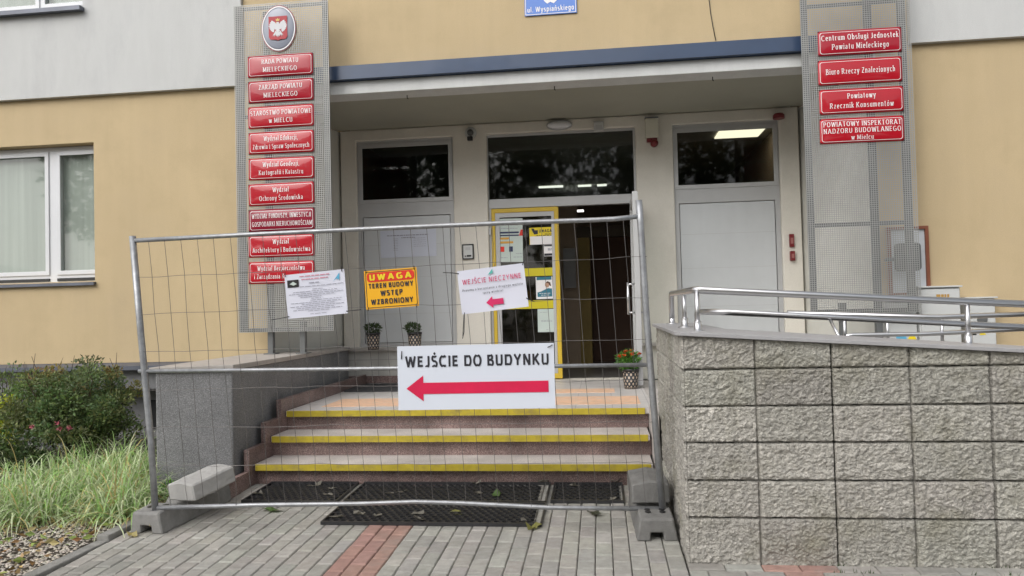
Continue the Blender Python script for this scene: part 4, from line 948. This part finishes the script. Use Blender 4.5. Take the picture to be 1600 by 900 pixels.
textlines([(-W*.35, W*.1, H*.35), (-W*.3, W*.35, 0), (-W*.3, W*.35, -H*.05), (W*.0, W*.12, -H*.4)], M_GINK, o, h=.004)

# ================================================================== PLANTERS
def leaves_mesh(mb, n, pos, size, col=(1, 1, 1), spread=.35, aspect=.45, norm=None):
    for i in range(n):
        p, outw = pos(); s = size*random.uniform(.6, 1.3)
        d = (outw+Vector((random.gauss(0, spread*1.6), random.gauss(0, spread*1.6), random.gauss(0, spread*1.6)))).normalized()
        sd_ = d.cross(Vector((random.gauss(0, 1), random.gauss(0, 1), random.gauss(0, 1)))).normalized(); nn = d.cross(sd_)
        q = [p, p+d*s*.5+sd_*s*aspect*.5+nn*s*.06, p+d*s-nn*s*.06, p+d*s*.5-sd_*s*aspect*.5+nn*s*.06]
        f = mb.quad(*q)
        if f:
            k = random.gauss(1, .28); k = max(.4, k); paint(mb.bm, f, (col[0]*k*random.uniform(.85, 1.15), col[1]*k, col[2]*k*random.uniform(.8, 1.2)))
def ballpos(c, r, zs=1, shell=.5):
    def f():
        while True:
            v = Vector((random.uniform(-1, 1), random.uniform(-1, 1), random.uniform(-1, 1)))
            if v.length < 1 and (v.length > shell or random.random() < .3): break
        return Vector(c)+Vector((v.x*r, v.y*r, v.z*r*zs)), v.normalized()+Vector((0, 0, .3))
    return f
def planter(name, px, py, z, label, r=.075, h=.16, tilt=0):
    c = atz(px, py, z); E_ = empty(name, (c.x, c.y, z), label, 'plant pot'); E_.rotation_euler = (0, tilt, 0)
    MB().lathe([(r*.80, .0), (r*.84, .02), (r*1.0, h*.86)], (0, 0, 0), 24).build('pot', M_POT, E_)
    MB().lathe([(r*.98, h*.861), (r*1.06, h*.87), (r*1.08, h), (r*.95, h), (r*.93, h*.9)], (0, 0, 0), 24).build('rim', M_BLK, E_)
    return E_, c
for px, lb, dx in ((583.5, 'small black lattice plant pot at the left end of the entrance sill', 0), (648.5, 'small black lattice plant pot leaning bush, right one on the entrance sill', -.02)):
    E_, c = planter('plant_pot', px, 546.5, .944, lb, .078, .20)
    mb = MB(); leaves_mesh(mb, 420, ballpos((dx, 0, .245), .085, .62), .035, aspect=.35); mb.build('foliage', M_LEAFD, E_, fix=False)
E_, c = planter('flower_pot', 986, 607, .516, 'lattice pot of orange marigolds standing by the open door', .085, .21)
mb = MB(); leaves_mesh(mb, 600, ballpos((-.02, 0, .29), .12, .8, .2), .05, aspect=.3, col=(1.3, 1.5, 1)); mb.build('foliage', leafmat('marigold_leaves', (.07, .15, .035)), E_, fix=False)
for k in range(11):
    a = random.uniform(0, 6.28); rr_ = random.uniform(.03, .13); p = Vector((rr_*math.cos(a)-.02, rr_*math.sin(a)-.03, .385+.05*random.random()-.5*rr_))
    mb = MB(); leaves_mesh(mb, 22, lambda: (p+Vector((random.gauss(0, .004),)*3), Vector((random.gauss(0, .8), random.gauss(0, .8)-.3, .6))), .022, aspect=.7); mb.build('flower', M_FLO, E_, fix=False)

# ================================================================== MATS
def ringmat(name, x0, x1, y0, y1, label, pitch=.055, z=0, th=.02, group='rubber ring mats in front of the steps'):
    mb = MB(); n = int((x1-x0)/pitch); rh = pitch*.80; m_ = int((y1-y0)/rh)
    cx, cy = (x0+x1)/2, (y0+y1)/2
    for j in range(m_):
        for i in range(n-(j % 2)):
            px = x0+pitch*(i+.5+.5*(j % 2)); py = y0+rh*(j+.5)
            O, I, Lo = [], [], []
            for k in range(6):
                a = R(60*k+30); ca, sa = math.cos(a), math.sin(a)
                O.append(mb.bm.verts.new((px+pitch*.575*ca-cx, py+rh*.64*sa-cy, gz(py)+th))); I.append(mb.bm.verts.new((px+pitch*.40*ca-cx, py+rh*.44*sa-cy, gz(py)+th+.002)))
                Lo.append(mb.bm.verts.new((px+pitch*.38*ca-cx, py+rh*.42*sa-cy, gz(py)+.001)))
            for k in range(6):
                k2 = (k+1) % 6; mb.bm.faces.new((O[k], O[k2], I[k2], I[k])); mb.bm.faces.new((I[k], I[k2], Lo[k2], Lo[k]))
    o = mb.build(name, M_RUB, loc=(cx, cy, z), fix=False)
    rim = MB()
    for b in ((x0-.012, x1+.012, y0-.014, y0-.0005), (x0-.012, x1+.012, y1+.0005, y1+.014), (x0-.012, x0-.0005, y0, y1), (x1+.0005, x1+.012, y0, y1)):
        zc_ = gz((b[2]+b[3])/2)
        vs = [(b[0]-cx, b[2]-cy, gz(b[2])), (b[1]-cx, b[2]-cy, gz(b[2])), (b[1]-cx, b[3]-cy, gz(b[3])), (b[0]-cx, b[3]-cy, gz(b[3]))]
        A = [rim.bm.verts.new((*v[:2], v[2]+.001)) for v in vs]; T = [rim.bm.verts.new((*v[:2], v[2]+th+.003)) for v in vs]
        rim.bm.faces.new(T)
        for i in range(4): rim.bm.faces.new((A[i], A[(i+1) % 4], T[(i+1) % 4], T[i]))
    rim.build('edge_strip', M_RUB, o)
    return tag(o, label, 'doormat', group)
ringmat('rubber_mat', -2.70, -1.985, 5.33, 5.83, 'black rubber ring mat at the left foot of the steps')
ringmat('rubber_mat', -1.915, -.435, 5.35, 5.83, 'black rubber ring mat at the middle foot of the steps')
ringmat('rubber_mat', -.385, .12, 5.38, 5.83, 'small black rubber ring mat beside the right concrete foot')
ringmat('rubber_mat', -1.90, -.43, 4.86, 5.30, 'black rubber ring mat nearest the camera under the bottom rail')
pts = rrect(-2.84, -1.85, 7.86, 8.62, .10)
tag(MB().prism(pts, 'z', .5158, .527).build('door_mat', mat('charcoal_carpet', (.055, .055, .058), .95, var=.25, scale=60, bump=.6, bscale=300)), 'dark grey rounded textile doormat on the landing', 'doormat')

# ================================================================== FENCE
fa, fb = Vector((-2.994, 4.685, .119)), Vector((.352, 4.78, .108)); fn = Vector((-(fb-fa).y, (fb-fa).x, 0)).normalized()
def fp_(x, y):
    d = ray(x, y); return CAM+d*((fa-CAM).dot(fn)/d.dot(fn))
FE = empty('construction_fence', (fa+fb)/2, 'leaning galvanised mesh construction fence panel across the steps', 'fence')
r_t = .0215
TL, TR = fp_(207, 369), fp_(998, 313)
BL, BR = fp_(242.5, 797), fp_(1035.5, 797)
wpart(MB().tube([BL, fp_(236, 690), fp_(220, 520), TL], r_t, 12), 'post', M_GALV, FE)
wpart(MB().tube([BR, fp_(1020, 620), fp_(1009, 480), fp_(1001, 350), TR], r_t, 12), 'post', M_GALV, FE)
bars = [([(209, 376), (400, 366), (600, 356.5), (800, 348), (930, 343.5), (960, 342), (999, 338)], .0155), ([(217, 580), (500, 577), (800, 573), (1010, 570)], .0135), ([(243, 793.5), (400, 789), (560, 787), (650, 784), (720, 786), (860, 793), (1035, 795)], .0145)]
for bpx, rr_ in bars: wpart(MB().tube([fp_(*q) for q in bpx], rr_, 10), 'rail', M_GALV, FE)
for q in ():
    o = fp_(*q); wpart(MB().tube([o+Vector((0, 0, -.035)), o+Vector((0, 0, .035))], .0228, 12), 'sleeve', M_GALV, FE)
mb = MB()
def ybar(bp_, x):
    for (xa, ya), (xb, yb) in zip(bp_, bp_[1:]):
        if xa <= x <= xb: return ya+(yb-ya)*(x-xa)/(xb-xa)
    return bp_[-1][1] if x > bp_[-1][0] else bp_[0][1]
NW = 30; fro = -fn*.0
for i in range(NW):
    xt = 232+26.35*i*(999-232)/(26.35*NW); xbm = 268+(1035-268)*i/NW
    pts = []; ph = random.uniform(0, 6)
    for t in (0, .13, .27, .41, .55, .69, .83, .93, 1):
        x = xt+(xbm-xt)*t+ (0 if t in (0, 1) else random.gauss(0, .8)+1.1*math.sin(t*5+ph))
        y = ybar(bars[0][0], xt)*(1-t)+ybar(bars[2][0], xbm)*t
        pts.append(fp_(x, y)+fn*random.gauss(0, .004)-fn*.006)
    mb.tube(pts, .0017, 5, cap=False)
for k, yl in enumerate((433.5, 491.5, 550.5, 609, 668, 727)):
    xl_ = 212+(yl-376)*.075; xr_ = 1004+(yl-338)*.068
    pts = []
    for t in range(0, 25):
        u = t/24; x = xl_+(xr_-xl_)*u; kk = (yl-376)/(793-376)
        y = (376+(338-376)*u)*(1-kk)+(793+2*u)*kk+random.gauss(0, .8)
        pts.append(fp_(x, y)-fn*.011+fn*random.gauss(0, .003))
    mb.tube(pts, .0016, 5, cap=False)
wpart(mb, 'wire_mesh', M_WIRE, FE)
# concrete fence feet
def rough(mb, amp=.005, off=.010, mx=.03):
    bmesh.ops.recalc_face_normals(mb.bm, faces=mb.bm.faces)
    bmesh.ops.bevel(mb.bm, geom=[e for e in mb.bm.edges if len(e.link_faces) == 2 and e.calc_face_angle(0) > .6], offset=off, segments=1, affect='EDGES', clamp_overlap=True)
    for _ in range(4):
        es = [e for e in mb.bm.edges if e.calc_length() > mx]
        if not es: break
        bmesh.ops.subdivide_edges(mb.bm, edges=es, cuts=1, use_grid_fill=True)
    bmesh.ops.triangulate(mb.bm, faces=mb.bm.faces); s0 = random.uniform(0, 50)
    for v in mb.bm.verts:
        n_ = noise.noise(v.co*14+Vector((s0, 0, 0)))*amp+noise.noise(v.co*45+Vector((s0, 3, 0)))*amp*.5
        v.co += v.normal*n_
def foot(name, c, yaw, m, label, L=.78, group='concrete feet under the fence'):
    st = [(0, .132, .78), (.012, .14, .8), (.19, .15, .8), (.225, .108, .86), (.33, .108, .86), (.36, .15, .8), (.50, .15, .8), (.53, .108, .86), (.60, .108, .86), (.63, .15, .8), (.768, .14, .8), (L, .132, .78)]
    mb = MB(); W_ = .125; rings = []
    for y, h, k in st:
        rings.append([mb.bm.verts.new((x, y-.1, z)) for x, z in ((-W_, 0), (-.042, 0), (-.038, .052), (.038, .052), (.042, 0), (W_, 0), (W_*k, h), (-W_*k, h))])
    for A, Bq in zip(rings, rings[1:]):
        for i in range(8): mb.bm.faces.new((A[i], A[(i+1) % 8], Bq[(i+1) % 8], Bq[i]))
    mb.bm.faces.new(rings[0][::-1]); mb.bm.faces.new(rings[-1])
    rough(mb, .0035, .007, .04); o = mb.build(name, m, None, 0, 2, loc=(c.x, c.y, gz(c.y)), rot=(R(1.95), 0, yaw))
    for y in (.0, .045):
        for x in (-.045, .045): MB().lathe([(.019, .1495), (.019, .1515)], (x, y, 0), 12).build('hole_shade', M_BLK, o)  # flat black discs stand for the shade inside the tube holes
    return tag(o, label, 'concrete block', group)
def loose(name, c, yaw, m, label, tilt=(0, 0), s=(.235, .33, .10)):
    mb = MB(); a, b, h = s
    bt = [(-a/2, -b/2), (a/2, -b/2), (a/2, b/2), (-a/2, b/2)]
    V = [mb.bm.verts.new((x, y, 0)) for x, y in bt]; T = [mb.bm.verts.new((x*.97, y*.97, h)) for x, y in bt]
    rdg = [mb.bm.verts.new((0, -b/2*.93, h*1.17)), mb.bm.verts.new((0, b/2*.93, h*1.17))]
    mb.bm.faces.new(V[::-1])
    mb.bm.faces.new((V[0], V[1], T[1], rdg[0], T[0])); mb.bm.faces.new((V[1], V[2], T[2], T[1])); mb.bm.faces.new((V[2], V[3], T[3], rdg[1], T[2])); mb.bm.faces.new((V[3], V[0], T[0], T[3]))
    mb.bm.faces.new((T[0], rdg[0], rdg[1], T[3])); mb.bm.faces.new((rdg[0], T[1], T[2], rdg[1]))
    rough(mb); o = mb.build(name, m, None, 0, 2, loc=c, rot=(tilt[0], tilt[1], yaw)); return tag(o, label, 'concrete block', 'loose concrete blocks weighing the fence feet')
n0, n1 = atg(195, 832), atg(262, 836); mid = (n0+n1)/2; far = atg(356, 789)
yaw = math.atan2(-(far.x-n1.x), far.y-n1.y)
d = Vector((-math.sin(yaw), math.cos(yaw), 0))
foot('fence_block', mid+d*.10, yaw, M_CONC, 'long grey concrete fence foot on the paving beside the planting bed')
lc = atz(309, 772, .145); loose('concrete_block', (lc.x, lc.y+.08, .150), R(-22), M_CONCL, 'pale tilted concrete block lying on the left fence foot', (R(10), R(-4)), (.27, .37, .115))
n0, n1 = atg(992, 849), atg(1061, 843); mid = (n0+n1)/2
foot('fence_block', mid+Vector((0, .10, 0)), R(2), M_CONCD, 'dark concrete fence foot against the block wall')
loose('concrete_block', (mid.x+.0-.02, mid.y+.44, .125), R(3), M_CONCD, 'dark concrete block on the right fence foot', (R(4), 0), (.25, .34, .125))

# signs on the fence
fo = lambda x, y: fp_(x, y)-fn*.016
def tie(parent, x, z, dx, dz):
    MB().tube([(x, .012, z), (x, -.004, z), (x+dx*.4, -.008, z+dz*.5), (x+dx, -.006, z+dz)], .0028, 6).build('cable_tie', M_BLK, parent)
o, W, H = board('site_notice', fo(448, 430), fo(541, 420.5), fo(449.5, 498.5), M_PAPER, 'white printed information sheet tied to the fence over the red plates', 'notice', .002, wob=.003)
textlines([(-W*.25, W*.25, H*.42), (-W*.22, W*.23, H*.35)], mat('red_small_print', (.62, .25, .32), .6), o, -.004, 'heading', .006); textlines([(-W*.1, W*.07, H*.26)], M_GINK, o, -.004, h=.006)
textlines([(-W*.25, W*.47, H*.19), (-W*.05, W*.12, H*.12), (-W*.38, W*.36, H*.075), (-W*.45, W*.45, H*.03), (-W*.3, W*.3, -H*.01), (-W*.26, W*.1, -H*.05), (-W*.08, W*.08, -H*.09), (-W*.1, W*.42, -H*.13), (-W*.43, W*.4, -H*.175), (-W*.25, W*.3, -H*.215), (-W*.44, W*.45, -H*.255), (-W*.34, W*.3, -H*.295), (-W*.4, W*.42, -H*.335), (-W*.15, W*.2, -H*.37), (-W*.12, W*.15, -H*.44)], M_GINK, o, -.004, h=.0035)
ph_ = rect(o, M_BLK, -W*.46, -W*.27, H*.20, H*.37, -.004, 'photograph'); poly(ph_, M_GREENP, [(-W*.42, H*.28), (-W*.36, H*.33), (-W*.30, H*.27), (-W*.36, H*.24)], -.005)
poly(o, M_LBLUE, [(W*.30, H*.24), (W*.42, H*.44), (W*.41, H*.27), (W*.36, H*.31)], -.004, 'logo')
tie(o, -W*.48, H*.46, .0, .03); tie(o, W*.46, H*.46, 0, .03); tie(o, -W*.48, -H*.45, -.12, -.01); tie(o, W*.48, -H*.45, .10, .0)
o, W, H = board('warning_board', fo(570, 424), fo(652, 417.5), fo(573, 484), M_ORANGE, 'orange UWAGA construction site warning board tied to the fence', 'warning sign', .004)
e = .008; ring(o, M_INK, rrect(-W/2+e, W/2-e, -H/2+e, H/2-e, .012), rrect(-W/2+e+.004, W/2-e-.004, -H/2+e+.004, H/2-e-.004, .010), -.0015)
poly(o, M_REDP, rrect(-W*.45, W*.45, H*.20, H*.44, .022), -.002, 'heading_band')
text_mesh([('UWAGA', 0, H*.245, H*.15, W*.80)], M_YEL2, o, T=.30, gap=.30, y=-.004)
text_mesh([('TEREN BUDOWY', 0, H*.035, H*.125, W*.84), ('WSTĘP', 0, -H*.17, H*.135, W*.42), ('WZBRONIONY', 0, -H*.385, H*.135, W*.80)], M_INK, o, T=.28, y=-.003)
for sx in (-1, 1):
    for sz in (-1, 1): tie(o, sx*W*.46, sz*H*.46, 0, sz*.02)
o, W, H = board('closed_entrance_notice', fo(716, 424), fo(819.5, 411), fo(721.5, 491.5), M_PAPER, 'white WEJŚCIE NIECZYNNE sheet with a small red arrow tied to the fence', 'notice', .002, wob=.004)
text_mesh([('WEJŚCIE NIECZYNNE', 0, H*.17, H*.115, W*.88)], M_PINK, o, T=.15, gap=.22, y=-.006)
text_mesh([('Prosimy o korzystanie z drugiego wejścia', 0, H*.015, H*.05, W*.90), ('(przy windzie)', 0, -H*.085, H*.05, W*.30)], M_INK, o, T=.14, gap=.2, y=-.006)
def arrow(o, m, x0, x1, z, hw, hl, bw, y): return poly(o, m, [(x0, z), (x0+hl, z+hw), (x0+hl, z+bw), (x1, z+bw), (x1, z-bw), (x0+hl, z-bw), (x0+hl, z-hw)], y, 'arrow')
arrow(o, M_PINK, -W*.12, W*.14, -H*.30, H*.135, W*.10, H*.065, -.006)
poly(o, mat('green_print', (.10, .45, .40), .5), [(-W*.05, H*.33), (W*.03, H*.46), (W*.03, H*.36), (0, H*.35)], -.006, 'logo')
tie(o, -W*.48, H*.44, -.10, .02); tie(o, W*.48, H*.46, .02, .03); tie(o, W*.48, -H*.30, .05, -.03)
MB().tube([(-W*.46, -.003, -H*.46), (-W*.50, -.004, -H*.9), (-W*.54, .01, -H*1.05)], .0025, 6).tube([(-W*.47, .004, -H*.46), (-W*.53, .004, -H*1.0)], .0025, 6).build('cable_tie', M_BLK, o)
o, W, H = board('direction_board', fo(622, 541), fo(866, 535.5), fo(623, 640.5), M_PLATE, 'large white WEJŚCIE DO BUDYNKU board with a long red arrow on the fence', 'sign', .005)
text_mesh([('WEJŚCIE DO BUDYNKU', .008, H*.17, H*.17, W*.915)], M_INK, o, T=.235, gap=.13, y=-.003)
arrow(o, mat('red_arrow_film', (.64, .012, .07), .4), -W*.445, W*.46, -H*.165, H*.20, W*.11, H*.088, -.003)
tie(o, -W*.47, H*.42, -.002, -.05); tie(o, W*.49, H*.47, -.03, -.015)

# ================================================================== RIGHT-HAND CABINETS
def cabinet(px0, px1, py0, py1, dep, label, cat, extra=None):
    Y = YF-dep; a, b = at(px0, py1, Y), at(px1, py0, Y)
    E_ = empty('electric_cabinet', ((a.x+b.x)/2, YF-.003, a.z), label, cat); W = b.x-a.x; H = b.z-a.z
    MB().box(-W/2, W/2, -dep+.02, 0, 0, H).build('housing', M_LGREY, E_, .006)
    MB().box(-W/2+.012, W/2-.012, -dep, -dep+.019, .014, H-.014).build('door', M_LGREY, E_, .004)
    MB().box(-W/2-.012, W/2+.012, -dep-.012, 0, H+.001, H+.016).build('lid', M_LGREY, E_, .004)
    return E_, W, H, dep
E_, W, H, dp = cabinet(1440, 1501, 448.5, 548, .20, 'large light grey electric cabinet below the framed notice board', 'cabinet')
textlines([(-W*.1, W*.22, H*.84)], mat('amber_print', (.45, .25, .05), .5), E_, -dp-.002, 'label', .03)
E_, W, H, dp = cabinet(1513, 1556, 466, 548, .14, 'small light grey meter cabinet near the right edge', 'cabinet')
poly(E_, M_YEL2, [(-.03, H*.30), (.03, H*.30), (0, H*.30+.05)], -dp-.002, 'warning_label'); poly(E_, M_BLK, [(-.10, H*.30), (-.05, H*.30), (-.075, H*.30+.045)], -dp-.002, 'warning_label')
MB().lathe([(.045, -.004), (.045, .004)], (0, -dp-.005, H*.60), 14, 'y').build('lock', M_FRM, E_)
E_, W, H, dp = cabinet(1387, 1433, 470, 548, .16, 'light grey electric cabinet behind the right mesh panel', 'cabinet')
poly(E_, M_YEL2, [(.04, .10), (.12, .10), (.08, .17)], -dp-.002, 'warning_label'); rect(E_, M_LBLUE, -.06, .03, .08, .15, -dp-.002, 'label')
Y = YF-.03; tl, tr, bl = at(1385, 355, Y), at(1449.5, 352, Y), at(1389, 463, Y)
nbW, nbH = tr.x-tl.x, tl.z-bl.z
nb = empty('notice_board', ((tl.x+tr.x)/2, YF-.003, (tl.z+bl.z)/2), 'glazed notice board in a reddish brown frame right of the mesh panel', 'notice board')
MB().frame(-nbW/2, nbW/2, -nbH/2, nbH/2, .03, -.045, 0).build('frame', M_BROWN, nb, .004)
MB().box(-nbW/2+.03, nbW/2-.03, -.02, 0, -nbH/2+.03, nbH/2-.03).build('board', mat('board_white', (.60, .63, .66), .5), nb)
c = at(1415, 400, YF-.12); ol_ = empty('outdoor_intercom', (c.x, YF-.05, c.z), 'dark rounded grey box on a bracket seen through the right mesh panel', 'box')
MB().prism(rrect(-.10, .12, -.14, .12, .035), 'y', -.12, -.06).build('housing', M_FRM, ol_, .006); MB().tube([(-.16, -.03, -.03), (-.16, -.09, -.03), (-.09, -.09, -.03)], .018, 8).build('bracket', M_FRM, ol_)
# a paper bag behind the left panel post
c = atz(411, 549, .975); Bg = empty('paper_bag', (c.x, c.y-.0, .972), 'crumpled white and blue bag on the plinth behind the left panel post', 'bag')
mbq = MB().prism([(-.06, 0), (.05, 0), (.06, .10), (.075, .19), (.03, .15), (-.02, .11), (-.06, .07)], 'y', 0, .06); bmesh.ops.subdivide_edges(mbq.bm, edges=mbq.bm.edges, cuts=2)
for v in mbq.bm.verts: v.co += Vector((random.gauss(0, .003), random.gauss(0, .004), random.gauss(0, .002)))
mbq.build('bag_body', mat('bag_paper', (.52, .53, .58), .6, var=.2, scale=12), Bg)

# ================================================================== GARDEN
def bush(name, c, r, zs, n, leaf, m, label, stems=9, sub=14, tips=0, red=0):
    E_ = empty(name, c, label, 'shrub'); cz = r*zs
    st = MB(); tipsL = []
    for i in range(stems):
        a = 6.28*i/stems+random.uniform(-.3, .3); rr_ = r*random.uniform(.35, .95)
        e = Vector((rr_*math.cos(a), rr_*math.sin(a)*.8, cz*random.uniform(1.0, 2.0)*(1-.35*(rr_/r)**2))); md_ = Vector((e.x*.45, e.y*.45, e.z*.55))
        st.tube([(e.x*.08, e.y*.08, -.03), md_, e], .009, 5, taper=(1, .7, .3)); tipsL += [md_.lerp(e, t) for t in (.2, .5, .8, 1)]
    for k in range(tips):
        a = random.uniform(0, 6.28); b = Vector((r*.7*math.cos(a), r*.5*math.sin(a), cz*1.6)); e = b+Vector((random.gauss(0, .05), random.gauss(0, .04), random.uniform(.10, .24)*r*2))
        st.tube([b*.7, b, e], .005, 4, taper=(1, .8, .4)); tipsL += [e, e, b.lerp(e, .5)]
    st.build('stems', M_BARK, E_)
    mb = MB()
    cl = []
    for i in range(sub*5):
        v = Vector((random.gauss(0, 1), random.gauss(0, 1), random.gauss(0, 1))).normalized()*random.uniform(.45, 1.0)
        p = Vector((v.x*r, v.y*r*.85, cz*1.05+v.z*cz*.95))
        if p.z < .12: p.z = random.uniform(.12, .35)
        cl.append((p, r*random.uniform(.13, .24), random.gauss(1, .22)*(1 if p.z < cz*1.5 else random.choice((1, 1.25)))))
    cl += [(t, r*.16, 1.1) for t in tipsL if t.z < cz*1.7]
    for p, cr__, k in cl:
        nn = max(4, int(n/len(cl)))
        rd = random.uniform(1.3, 2.0) if (p.z > cz*1.35 and random.random() < red) else 1
        leaves_mesh(mb, nn, ballpos(p, cr__, .8, .2), leaf, (k*rd*random.uniform(.8, 1.2), k, k*random.uniform(.7, 1.0)))
    mb.build('foliage', m, E_, fix=False)
    return E_
c = at(115, 640, 6.45)
rb = bush('rose_bush', (c.x, 6.45, .02), 0.60, .84, 22000, .036, M_LEAF, 'dense green rose bush with reddish tips against the building base', 16, 24, 12, .12)
for px, py_ in ((50, 668), (90, 662), (108, 669), (93, 670)):
    w_ = at(px, py_, 6.0); p = w_-Vector(rb.location)
    mb = MB(); leaves_mesh(mb, 26, lambda: (p+Vector((random.gauss(0, .006), random.gauss(0, .006), random.gauss(0, .005))), Vector((random.gauss(0, .8), random.gauss(-.2, .8), .5))), .022, aspect=.8)
    mb.build('flower', M_ROSE, rb, fix=False)
c = at(8, 640, 6.3); bush('golden_shrub', (c.x-.12, 6.3, .0), .26, 1.5, 2600, .04, M_LEAFY, 'bright yellow green shrub at the left edge', 8, 12)
c = at(15, 600, 6.9); bush('loose_shrub', (c.x-.15, 6.95, .0), .42, 1.15, 2400, .04, M_LEAF, 'loose dull green shrub behind the yellow green one', 9, 10, 12)
c = at(22, 700, 5.9); bush('low_shrub', (c.x-.1, 5.9, -.03), .34, .62, 2200, .045, M_LEAFD, 'low dark shrub at the left edge under the rose bush', 8, 12)
# variegated ribbon grass
mb = MB()
def blade(base, dirv, L, wd, droop, c):
    p = Vector(base); d = Vector(dirv).normalized(); side = d.cross(Vector((0, 0, 1)))
    side = side.normalized() if side.length > .01 else Vector((1, 0, 0)); pr = None; N_ = 6
    for k in range(N_+1):
        t = k/N_; w__ = wd*(1-t**2)*.5+.0004
        a, b = p-side*w__, p+side*w__
        if pr:
            f = mb.quad(pr[0], pr[1], b, a)
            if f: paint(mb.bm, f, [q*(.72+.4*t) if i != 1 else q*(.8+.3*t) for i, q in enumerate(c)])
        pr = (a, b); p = p+d*(L/N_); d = (d+Vector((0, 0, -droop*(.3+t)))).normalized()
cents = []
for i in range(60):
    px = random.uniform(0, 236); py_ = random.uniform(735, 815); g = atg(px, py_)
    if g.x > -3.36: g.x = -3.36-random.uniform(0, .2)
    cents.append(g)
for i in range(10): cents.append(Vector((random.uniform(-5.6, -4.4), random.uniform(4.5, 5.3), 0)))
for c in cents:
    for k in range(70):
        a = random.uniform(0, 6.28); s = random.uniform(.1, 1.7)
        q = random.random(); col = (1.0, 1.05, .92) if q < .56 else ((.56, .82, .38) if q < .90 else (1.0, .76, .48))
        kk = random.uniform(.7, 1.35)
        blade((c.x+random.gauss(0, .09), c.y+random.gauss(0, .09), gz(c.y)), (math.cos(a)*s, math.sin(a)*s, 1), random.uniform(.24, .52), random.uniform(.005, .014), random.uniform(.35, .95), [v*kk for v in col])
    for k in range(30):
        a = random.uniform(0, 6.28); q = random.uniform(.75, 1.25)
        blade((c.x+random.gauss(0, .11), c.y+random.gauss(0, .11), gz(c.y)), (math.cos(a), math.sin(a), random.uniform(.15, .9)), random.uniform(.16, .34), .0055, random.uniform(.3, .8), (.95*q, .66*q, .42*q))
tag(mb.build('ribbon_grass', M_GRASS, fix=False), 'pale variegated ribbon grass spilling over the planting bed', 'grass', kind='stuff')
c = atg(257, 783); mb = MB()
We = empty('weed', (c.x, c.y+.05, gz(c.y)), 'small bright green weed between the fence foot and plinth', 'weed')
leaves_mesh(mb, 160, ballpos((0, 0, .06), .06, 1.1, .1), .05, aspect=.25); mb.build('foliage', leafmat('weed_leaves', (.10, .28, .03)), We, fix=False)
# litter of leaves on the bed
mb = MB()
for i in range(230):
    x = -3.33-abs(random.gauss(0, .55)); y = random.uniform(3.4, 5.1)
    leaves_mesh(mb, 1, lambda: (Vector((x, y, gz(y)+random.uniform(.012, .03))), Vector((random.gauss(0, 1), random.gauss(0, 1), .1))), .06, random.choice(((1, .9, .6), (.55, .8, .3), (1.1, 1, .8), (.7, .45, .25))), .06, .5)
tag(mb.build('leaf_litter', M_DRY, fix=False), 'dry leaf litter scattered over the gravel bed', 'leaf litter', kind='stuff')

# fallen leaves on mats and paving
def fallen(px, py_, s, m, label, zup=.006, col=(1, 1, 1)):
    g = atg(px, py_); mb = MB(); a = random.uniform(0, 6.28); n_ = 9; pts = []
    for k in range(n_):
        b = 6.28*k/n_; rr_ = s*(.5+.22*math.cos(2*b)+random.uniform(-.12, .12)); pts.append(Vector((rr_*math.cos(b+a), rr_*math.sin(b+a)*.75, abs(random.gauss(0, .18))*s)))
    cv = mb.bm.verts.new((0, 0, .0)); vs = [mb.bm.verts.new(p) for p in pts]
    for k in range(n_):
        f = mb.bm.faces.new((cv, vs[k], vs[(k+1) % n_])); q = random.uniform(.8, 1.15); paint(mb.bm, f, [v*q for v in col])
    o = mb.build('fallen_leaf', m, loc=(g.x, g.y, g.z+zup), fix=False); return tag(o, label, 'leaf', 'leaves lying in front of the steps')
ML = leafmat('green_fallen_leaf', (.10, .17, .05)); MY = leafmat('olive_fallen_leaf', (.27, .26, .08)); MG = leafmat('grey_dry_leaf', (.23, .215, .18))
fallen(424, 799, .12, ML, 'largest green fallen leaf on the paving below the left mat')
fallen(714, 806, .10, MY, 'olive leaf lying by the front edge of the nearest mat'); fallen(776, 779, .09, ML, 'green leaf on the middle mat just above the bottom rail', .024)
fallen(834, 827, .10, MY, 'crumpled olive leaf just below the right corner of the nearest mat'); fallen(818, 819, .07, MG, 'pale dry leaf on the front edge of the nearest mat')
fallen(929, 805, .10, mat('x', (.1, .1, .1)) if False else leafmat('dark_fallen_leaf', (.06, .065, .04)), 'dark curled leaf on the paving right of the nearest mat'); fallen(205, 838, .09, leafmat('yellow_fallen_leaf', (.5, .42, .16)), 'yellow leaf at the near end of the left fence foot')
for px, py_ in ((486, 764), (497, 762), (520, 768), (608, 776), (513, 778), (629, 773), (526, 813), (562, 808), (590, 811), (653, 808), (655, 817), (743, 760), (748, 775), (848, 757), (898, 764), (963, 757), (403, 776), (957, 785)):
    fallen(px, py_, random.uniform(.05, .085), MG, 'pale grey dry leaf lying on the black rubber mats', .023)

# trees across the forecourt, behind the camera (seen only in the glass and steel)
mb = MB()
for k in range(11):
    cx, cy, cz, rr_ = -22+4.4*k+random.uniform(-1, 1), -17+random.uniform(-3, 3), random.uniform(5, 8.5), random.uniform(2.2, 3.6)
    leaves_mesh(mb, 3600, ballpos((cx, cy, cz), rr_, 1.15, .3), .33, aspect=.7)
    mb.tube([(cx, cy, -.3), (cx+.1, cy, cz*.5), (cx, cy, cz)], .2, 7, taper=(1, .8, .4))
for i in range(2500):
    leaves_mesh(mb, 1, lambda: (Vector((random.uniform(-26, 26), -16+random.uniform(-2, 2), random.uniform(-.2, 2.4))), Vector((0, 0, 1))), .5, aspect=.8)
tag(mb.build('tree_row', M_LEAFD, fix=False), 'row of leafy trees across the forecourt mirrored in the entrance glass', 'trees', kind='stuff')
